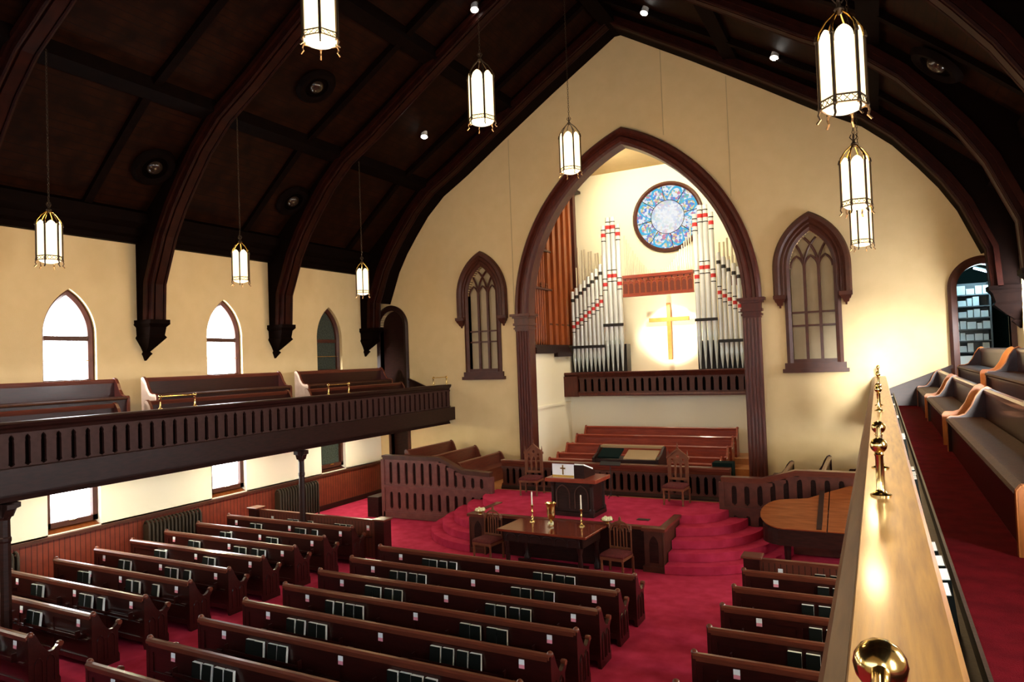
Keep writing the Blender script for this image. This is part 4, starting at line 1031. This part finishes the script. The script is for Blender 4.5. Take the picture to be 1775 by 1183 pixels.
MB().box(1.3, 1.6, -1.08, .6, .62, .72).build('key_bed', DARK, t)
MB().box(1.38, 1.56, -1.0, .52, .72, .74).build('keyboard', PAGE, t)
for (x, y) in ((-.6, -.6), (1.15, -.9), (1.15, .4)):
    MB().lathe([(.05, 0), (.05, .06), (.04, .08), (.06, .2), (.075, .5), (.09, .62)], (x, y, 0), 8).build('leg', DARK, t)
MB().box(.9, 1.1, -.35, -.15, .1, .62).build('pedal_lyre', DARK, t)

# ------------------------------------------------------------------ organ loft and organ
t = balustrade('loft_balustrade', 'red-brown panelled balustrade of the organ loft above the choir pews', 6.76, 3.3, 4.14, .26, (-3.38, 2.8, 0), 0, ARCHW, capw=.24, slat_mat=TRIM, neck=.3)
MB().box(-.02, .5, -.14, .06, 3.28, 4.0).build('end_block', ARCHW, t)
struct(MB().box(-3.4, 3.42, 2.86, 5, 3.4, 3.9).build('floor_loft', OAKF))
org = thing('pipe_organ', 'pipe organ with two towers of banded white pipes around the cross', 'organ', (0, 3.25, 3.9))
def ring_mesh(r, h): return MB().lathe([(r, -h / 2), (r, h / 2)], seg=14)
def pipe(x, y, top, r, mouth, foot0, bands, base=.25):
    m = MB().lathe([(r * .25, base), (r, foot0), (r, top), (r * .7, top), (r * .7, top - .05)], (x, y, 0), 14)
    po = m.build('facade_pipe', PIPE, org, True)
    m = MB().lathe([(r * .27, base + .01), (r * 1.015, foot0), (r * 1.015, foot0 + .06)], (x, y, 0), 14)
    m.build('pipe_foot', PIPES, po, True)
    MB().prism([(-r * .62, foot0 + .02), (r * .62, foot0 + .02), (r * .62, foot0 + .12), (0, foot0 + .3), (-r * .62, foot0 + .12)], (x, y - r * 1.0, 0), (1, 0, 0), (0, 0, 1), (0, .02, 0)).build('pipe_mouth', PIPES, po)
    for z, h, c in bands:
        MB().lathe([(r * 1.02, z - h / 2), (r * 1.045, z - h / 2), (r * 1.045, z + h / 2), (r * 1.02, z + h / 2)], (x, y, 0), 14).build('band', c, po, True)
B_, R_ = BLACK, REDB
for sx in (-1, 1):
    for k, x in enumerate((1.36, 1.54, 1.72, 1.90)):
        inner = k in (1, 2); d = 0 if inner else -.27
        top = 9.64 + d - 3.9 + (0.0)
        bands = [(top - .17, .035, B_), (top - .36, .13, R_), (top - .57, .035, B_), (7.74 + d * 1.1 - 3.9, .035, B_), (7.54 + d * 1.1 - 3.9, .13, R_), (7.34 + d * 1.1 - 3.9, .035, B_)]
        pipe(sx * x, 0, top, .083, 0, 5.22 - 3.9, bands)
    for k in range(8):
        x = 2.08 + k * .158; top = 7.97 - k * .125 - 3.9 + (.03 if k == 0 else 0)
        red = 6.66 - k * .122 - 3.9
        bands = [(top - .33, .12, B_), (red + .2, .035, B_), (red, .12, R_), (red - .2, .035, B_)]
        pipe(sx * x, .02, top, .068, 0, 4.62 - 3.9, bands)
    MB().box(sx * 1.25, sx * 2.0, -.1, -.06, 1.84, 1.94).build('pipe_rail', BLACK, org)
    MB().box(sx * 2.0, sx * 3.26, -.07, -.04, 1.10, 1.20).build('pipe_rail', BLACK, org)
    MB().box(sx * 1.25, sx * 3.35, .15, .6, 0, 1.2).build('wind_chest', BLACK, org)
    MB().box(sx * 2.3, sx * 3.35, .35, .8, 3.2, 3.32).build('upper_chest', WOODP, org)
    MB().box(sx * 2.3, sx * 3.35, .35, .4, 3.0, 3.2).build('upper_chest_face', CHOIR, org)
    for k in range(9):
        x = 2.05 + k * .13; top = 4.45 + (.06 * k if sx > 0 else .045 * k) + (.0 if k % 2 else .05)
        MB().lathe([(.012, 3.3), (.032, 3.55), (.032, top), (.02, top)], (sx * x, .45 + .08 * (k % 2), 0), 10).build('thin_pipe', THIN, org, True)
        MB().lathe([(.01, 3.3), (.022, 3.45), (.022, 3.95 + .02 * k), (.01, 3.95 + .02 * k)], (sx * (x + .06), .38, 0), 8).build('thin_pipe', THIN, org, True)
    for k in range(15):
        x = 1.17 - k * .076; top = 5.12 * math.exp(-k * .035) if 0 else 5.05 - 1.45 * (1 - (1 - k / 15) ** 1.6)
        MB().lathe([(.008, 3.6), (.022 if k < 6 else .017, 3.75), (.022 if k < 6 else .016, top), (.01, top)], (sx * x, .12, 0), 8).build('thin_pipe', THIN, org, True)
MB().box(-1.24, 1.24, -.06, .3, 3.5, 3.6).build('shelf_top', CHOIR, org)
m = MB().box(-1.24, 1.24, -.02, .04, 2.86, 3.5); m.build('shelf_front', CHOIR, org)
m = MB().box(-1.24, 1.24, -.06, .06, 2.84, 2.92); m.build('shelf_foot', CHOIR, org)
for i in range(12):
    c = -1.14 + i * .207
    MB().prism([(-.07, 0)] + [(.07, 0)] + pointed(.07, .1, 5, 0, .26) , (c, -.024, 2.96), (1, 0, 0), (0, 0, 1), (0, .003, 0)).build('recess_shade_plate', SHREC, org)  # flat dark plate painting the shade of an arched hole
    m = MB().box(c + .09, c + .117, -.045, -.02, 2.92, 3.4)
    m.tube([(c + .103 - .2 + x + .1, -.035, 3.28 + z) for x, z in pointed(.1, .13, 5)], .012, 5); m.build('arch_slat', WOODP, org)
    MB().lathe([(.03, -.004), (.03, .004)], (c + 0, -.03, 3.44), 8, 'y').build('quatrefoil', DARK, org)
# round window
t = thing('rose_window', 'round stained glass window in blues above the cross', 'window', (0, 4.98, 9.74))
MB().lathe([(1.16, -.0), (1.16, -.03), (1.22, -.09), (1.28, -.08), (1.32, -.03), (1.32, .0)], seg=48, axis='y').build('frame', TRIM, t, True)
rg = MB().lathe([(1.19, -.012), (.01, -.013)], seg=48, axis='y'); rg.build('glass', ROSE, t)
m = MB(); m.tube([(.62 * math.cos(a * PI / 20), -.025, .62 * math.sin(a * PI / 20)) for a in range(41)], .012, 6)
for a in range(8):
    q = a * PI / 4 + .35 - .2; m.tube([(.62 * math.cos(q), -.025, .62 * math.sin(q)), (1.17 * math.cos(q), -.025, 1.17 * math.sin(q))], .013, 6)
m.build('leading', BLACK, t)
# cross
t = thing('wall_cross', 'plain honey wood cross spotlit on the wall between the pipe towers', 'cross', (-.06, 4.8, 5.5))
MB().box(-.075, .075, -.05, .03, -1.02, 1.05).build('upright', ORANGE, t, bevel=.01)
MB().box(-.74, .74, -.055, .035, .38, .53).build('crossbeam', ORANGE, t, bevel=.01)
# wooden pipes along the chancel side
t = thing('wooden_pipe_rank', 'rank of tall square wooden organ pipes on the side ledge of the recess', 'organ pipes', (-3.42, 0, 4.85))
m = MB().box(-.3, .12, .3, 3.2, 0, .2).box(-.3, .05, .3, 3.2, .2, .3); m.build('ledge_beam', DARK, t)
MB().box(-.3, .16, 1.9, 3.2, -.12, .02).build('ledge_beam_lower', DARK, t)
y = 1.75
hts = [4.6, 5.0, 5.4, 5.7, 5.9, 6.05, 6.1, 6.12, 6.15, 6.15, 6.2, 6.2]
for i, h in enumerate(hts):
    wv = .255
    dx = -.09 if i % 2 else 0
    o = MB().box(-.30 + dx, -.04 + dx, y, y + wv - .045, .3, h).build('square_pipe', WOODP if i < 9 else ARCHW, t, bevel=.01)
    MB().box(-.04 + dx, -.03 + dx, y + .03, y + wv - .07, 1.0, 1.06).build('pipe_lip', TRIM, o); y += wv
MB().box(-.5, -.42, 1.6, 4.9, .3, 6.0).build('gap_shade_board', BEAM, t)  # near-black board added so the gaps between pipes read as shade
MB().box(-.4, .05, 3.6, 4.9, 6.2, 6.3).build('cornice', DARK, t)
for i in range(7):
    yy = .5 + i * .18; h = 2.3 + i * .33
    MB().lathe([(.02, .3), (.05, .5), (.05, h), (.03, h)], (-.14, yy, 0), 10).build('round_pipe', WOODP, t, True)
for z in (2.2, 3.55):
    MB().box(-.1, .0, .5, 2.0, z, z + .06).build('pipe_rack', TRIM, t)
    for i in range(3): MB().lathe([(.03, z + .06), (.045, z + .1), (.02, z + .14), (.045, z + .2), (.02, z + .26)], (-.05, .8 + i * .4, 0), 8).build('turned_peg', CARVE, t, True)

# ------------------------------------------------------------------ doorways at gallery level
for sx, nm in ((-1, 'left'), (1, 'right')):
    m = MB(); arch_ring(m, .53, .56, 6.05, [(.2, 0), (.2, .05), (.13, .09), (.04, .05), (0, .03), (0, -.28), (.1, -.28)], (0, 0, 0), (1, 0, 0), (0, -1, 0), 3.67, sx * 8.96); struct(m.build('door_frame_%s' % nm, DARK if sx < 0 else TRIM))
struct(MB().prism(arch_hole(.53, 6.05, .56, 3.55, -8.96), (0, .2, 0), (1, 0, 0), (0, 0, 1), (0, .06, 0)).build('door_1', DARK))
m = MB(); m.box(-9.2, -9.12, -.05, .25, 0, 2.33).box(-8.36, -8.26, -.05, .25, 0, 2.33).box(-9.2, -8.26, -.05, .25, 2.25, 2.36); struct(m.build('door_frame_lower', TRIM))
struct(MB().box(-9.12, -8.36, .16, .22, 0, 2.25).build('door_2', DARK))
# lit shelf room behind the piano-side doorway
m = MB().box(8.2, 8.3, .3, 2.2, 3.5, 7.0).box(9.7, 9.8, .3, 2.2, 3.5, 7.0).box(8.2, 9.8, 2.1, 2.2, 3.5, 7.0).box(8.2, 9.8, .3, 2.2, 6.9, 7.0).box(8.2, 9.8, .3, 2.2, 3.4, 3.67)
struct(m.build('wall_shelf_room', GREENB))
t = thing('fluorescent_lamp', 'bluish fluorescent tube on the shelf room ceiling', 'lamp', (9.05, .9, 6.5))
MB().tube([(-.15, 0, .1), (.32, 0, -.1)], .025, 8).build('tube', TUBE, t); MB().tube([(-.16, .0, .15), (.33, 0, -.05)], .03, 6).build('fitting', SHELF, t)
t = thing('shelf_cabinet', 'open cabinet of white boxes and papers seen through the gallery doorway', 'cabinet', (8.82, 1.5, 3.67))
MB().box(-.5, -.46, -.25, .2, 0, 2.6).box(.42, .46, -.25, .2, 0, 2.6).box(-.5, .46, .18, .2, 0, 2.6).build('case', SHELF, t)
zs = (.05, .75, 1.05, 1.35, 1.65, 1.95, 2.25)
for z in zs: MB().box(-.46, .42, -.24, .18, z, z + .03).build('shelf', SHELF, t)
n = 0
BOXM = mat('pale_carton', (.55, .68, .70), .7, emis=None)
for a, z in enumerate(zs[1:]):
    x = -.42; n = 0
    while x < .3:
        wv = random.uniform(.1, .2); h = random.uniform(.14, .24)
        if random.random() < .85:
            tag(MB().box(8.82 + x, 8.82 + x + wv, 1.3, 1.6, 3.67 + z + .03, 3.67 + z + .03 + h).build('carton', BOXM), 'pale carton on the %s shelf of the lit cabinet, %s along' % (ORD[a], ORD[n]), 'box', 'cartons in the cabinet')
            n += 1
        x += wv + .02
tag(MB().box(8.45, 9.0, .75, 1.2, 3.67, 4.35).build('white_freezer', BOXM), 'large pale chest standing in front of the lit cabinet', 'chest')
ld = bpy.data.lights.new('shelf_room_light', 'POINT'); lo = bpy.data.objects.new('shelf_room_light', ld); COL.objects.link(lo); lo.location = (9.05, .8, 6.35); ld.energy = 22; ld.color = (.55, .85, 1); ld.shadow_soft_size = .1

# ------------------------------------------------------------------ lanterns
def lantern(label, x, y, zc, R, H, ceil_z, group):
    t = thing('hanging_lantern', label, 'lantern', (x, y, zc), math.radians(12), group)
    hb = H * .36   # half body height
    P6 = [(R * math.cos(a * PI / 3), R * math.sin(a * PI / 3)) for a in range(6)]
    m = MB()
    for a in range(6):
        p, q = Vector((*P6[a], 0)), Vector((*P6[(a + 1) % 6], 0)); u = (q - p); L = u.length; u /= L; nrm = Vector((-u.y, u.x, 0))
        w = L * .40; c = (p + q) / 2 * .97
        pts = [(-w, -hb), (w, -hb)] + pointed(w, w * 1.35, 6, 0, hb - w * 1.35)
        m.prism(pts, c, u, (0, 0, 1), nrm * .004)
    m.build('glass', LAMPG, t)
    for a in range(6):
        x_, y_ = P6[a]
        m = MB().tube([(x_, y_, -hb), (x_, y_, hb * .8)], .0155 * R / .2, 6)
        m.lathe([(.018, -hb - .02), (.022, -hb), (.014, -hb + .04)], (x_, y_, 0), 6)
        m.lathe([(.016, hb * .76), (.02, hb * .8), (.006, hb * .95)], (x_ * 1.04, y_ * 1.04, 0), 6)
        m.tube([(x_, y_, -hb - .0), (x_ * 1.08, y_ * 1.08, -hb - .05), (x_ * 1.0, y_ * 1.0, -hb - .09), (x_ * 1.16, y_ * 1.16, -hb - .13)], .011, 6)
        m.build('corner_post', IRON, t)
        k = hb * .8
        m = MB().tube([(x_, y_, k), (x_ * .93, y_ * .93, k + H * .08), (x_ * .6, y_ * .6, k + H * .18), (x_ * .18, y_ * .18, k + H * .26)], [.012, .012, .011, .009], 6)
        m.build('crown_rib', BRASS if R < .23 else IRON, t, True)
    m = MB()
    for z in (-hb, -hb + .07): m.tube([(R * math.cos(a * PI / 3), R * math.sin(a * PI / 3), z) for a in range(7)], .009, 6)
    for a in range(6):
        p, q = Vector((*P6[a], 0)), Vector((*P6[(a + 1) % 6], 0))
        for j in range(3):
            s0 = p.lerp(q, j / 3); s1 = p.lerp(q, (j + 1) / 3)
            m.tube([(s0.x, s0.y, -hb), (s1.x, s1.y, -hb + .07)], .004, 4); m.tube([(s0.x, s0.y, -hb + .07), (s1.x, s1.y, -hb)], .004, 4)
    m.build('lattice_band', IRON, t)
    MB().lathe([(.01, -hb - R * .28), (R * .4, -hb - R * .24), (R * .72, -hb - R * .12), (R * .82, -hb)], seg=18).build('bottom_dish', LAMPD, t, True)
    ld_ = bpy.data.lights.new('lantern_bulb', 'POINT'); lo_ = bpy.data.objects.new('lantern_bulb', ld_); COL.objects.link(lo_)
    lo_.location = (x, y, zc - hb - R * .28 - .2); ld_.energy = 46 if R < .23 else 70; ld_.color = (1, .64, .30); ld_.shadow_soft_size = .15
    zt = hb * .8 + H * .26
    m = MB().lathe([(.01, zt - .03), (.035, zt - .01), (.045, zt + .02), (.02, zt + .05), (.02, zt + .09)], seg=10)
    for a in range(4): m.tube([(.02 * math.cos(a * PI / 2), .02 * math.sin(a * PI / 2), zt + .08), (.05 * math.cos(a * PI / 2), .05 * math.sin(a * PI / 2), zt + .12), (.03 * math.cos(a * PI / 2), .03 * math.sin(a * PI / 2), zt + .16)], .008, 5)
    m.build('hub', IRON, t, True)
    m = MB(); z = zt + .1; top = ceil_z - zc; i = 0
    while z < top:
        d = (1, 0) if i % 2 else (0, 1)
        m.tube([(d[0] * .016 * math.cos(a * PI / 3), d[1] * .016 * math.cos(a * PI / 3), z + .035 + .035 * math.sin(a * PI / 3)) for a in range(7)], .005, 4, False); z += .058; i += 1
    m.build('chain', IRON, t)
for k, y in enumerate((-4.9, -9.1, -13.35, -17.6)):
    q = ('far, nearest the chancel wall', 'middle one of its row', 'third from the chancel wall', 'fourth from the chancel wall')[k]
    q = ORD[k] + ' from the chancel wall'
    dz = 0
    if k < 3: lantern('lit hexagonal lantern over the window-side gallery front, ' + q, -6.42, (-4.62, -8.96, -13.2)[k], 7.1, .2, .98, 10.55, 'lanterns over the window-side gallery')
    if k < 3: lantern('lit hexagonal lantern above the golden handrail, ' + q, 6.46, y, (7.08, 7.08, 7.22)[k], .2, .98, 10.55, 'lanterns over the piano-side gallery')
for k, (x, y, z) in enumerate(((.12, -4.5, 9.75), (.12, -8.87, 9.72), (.12, -13.25, 9.56))):
    lantern('large lit hexagonal lantern over the centre aisle, ' + ORD[k] + ' from the chancel wall', x, y, z, .26, 1.3, 14.5, 'lanterns over the centre')
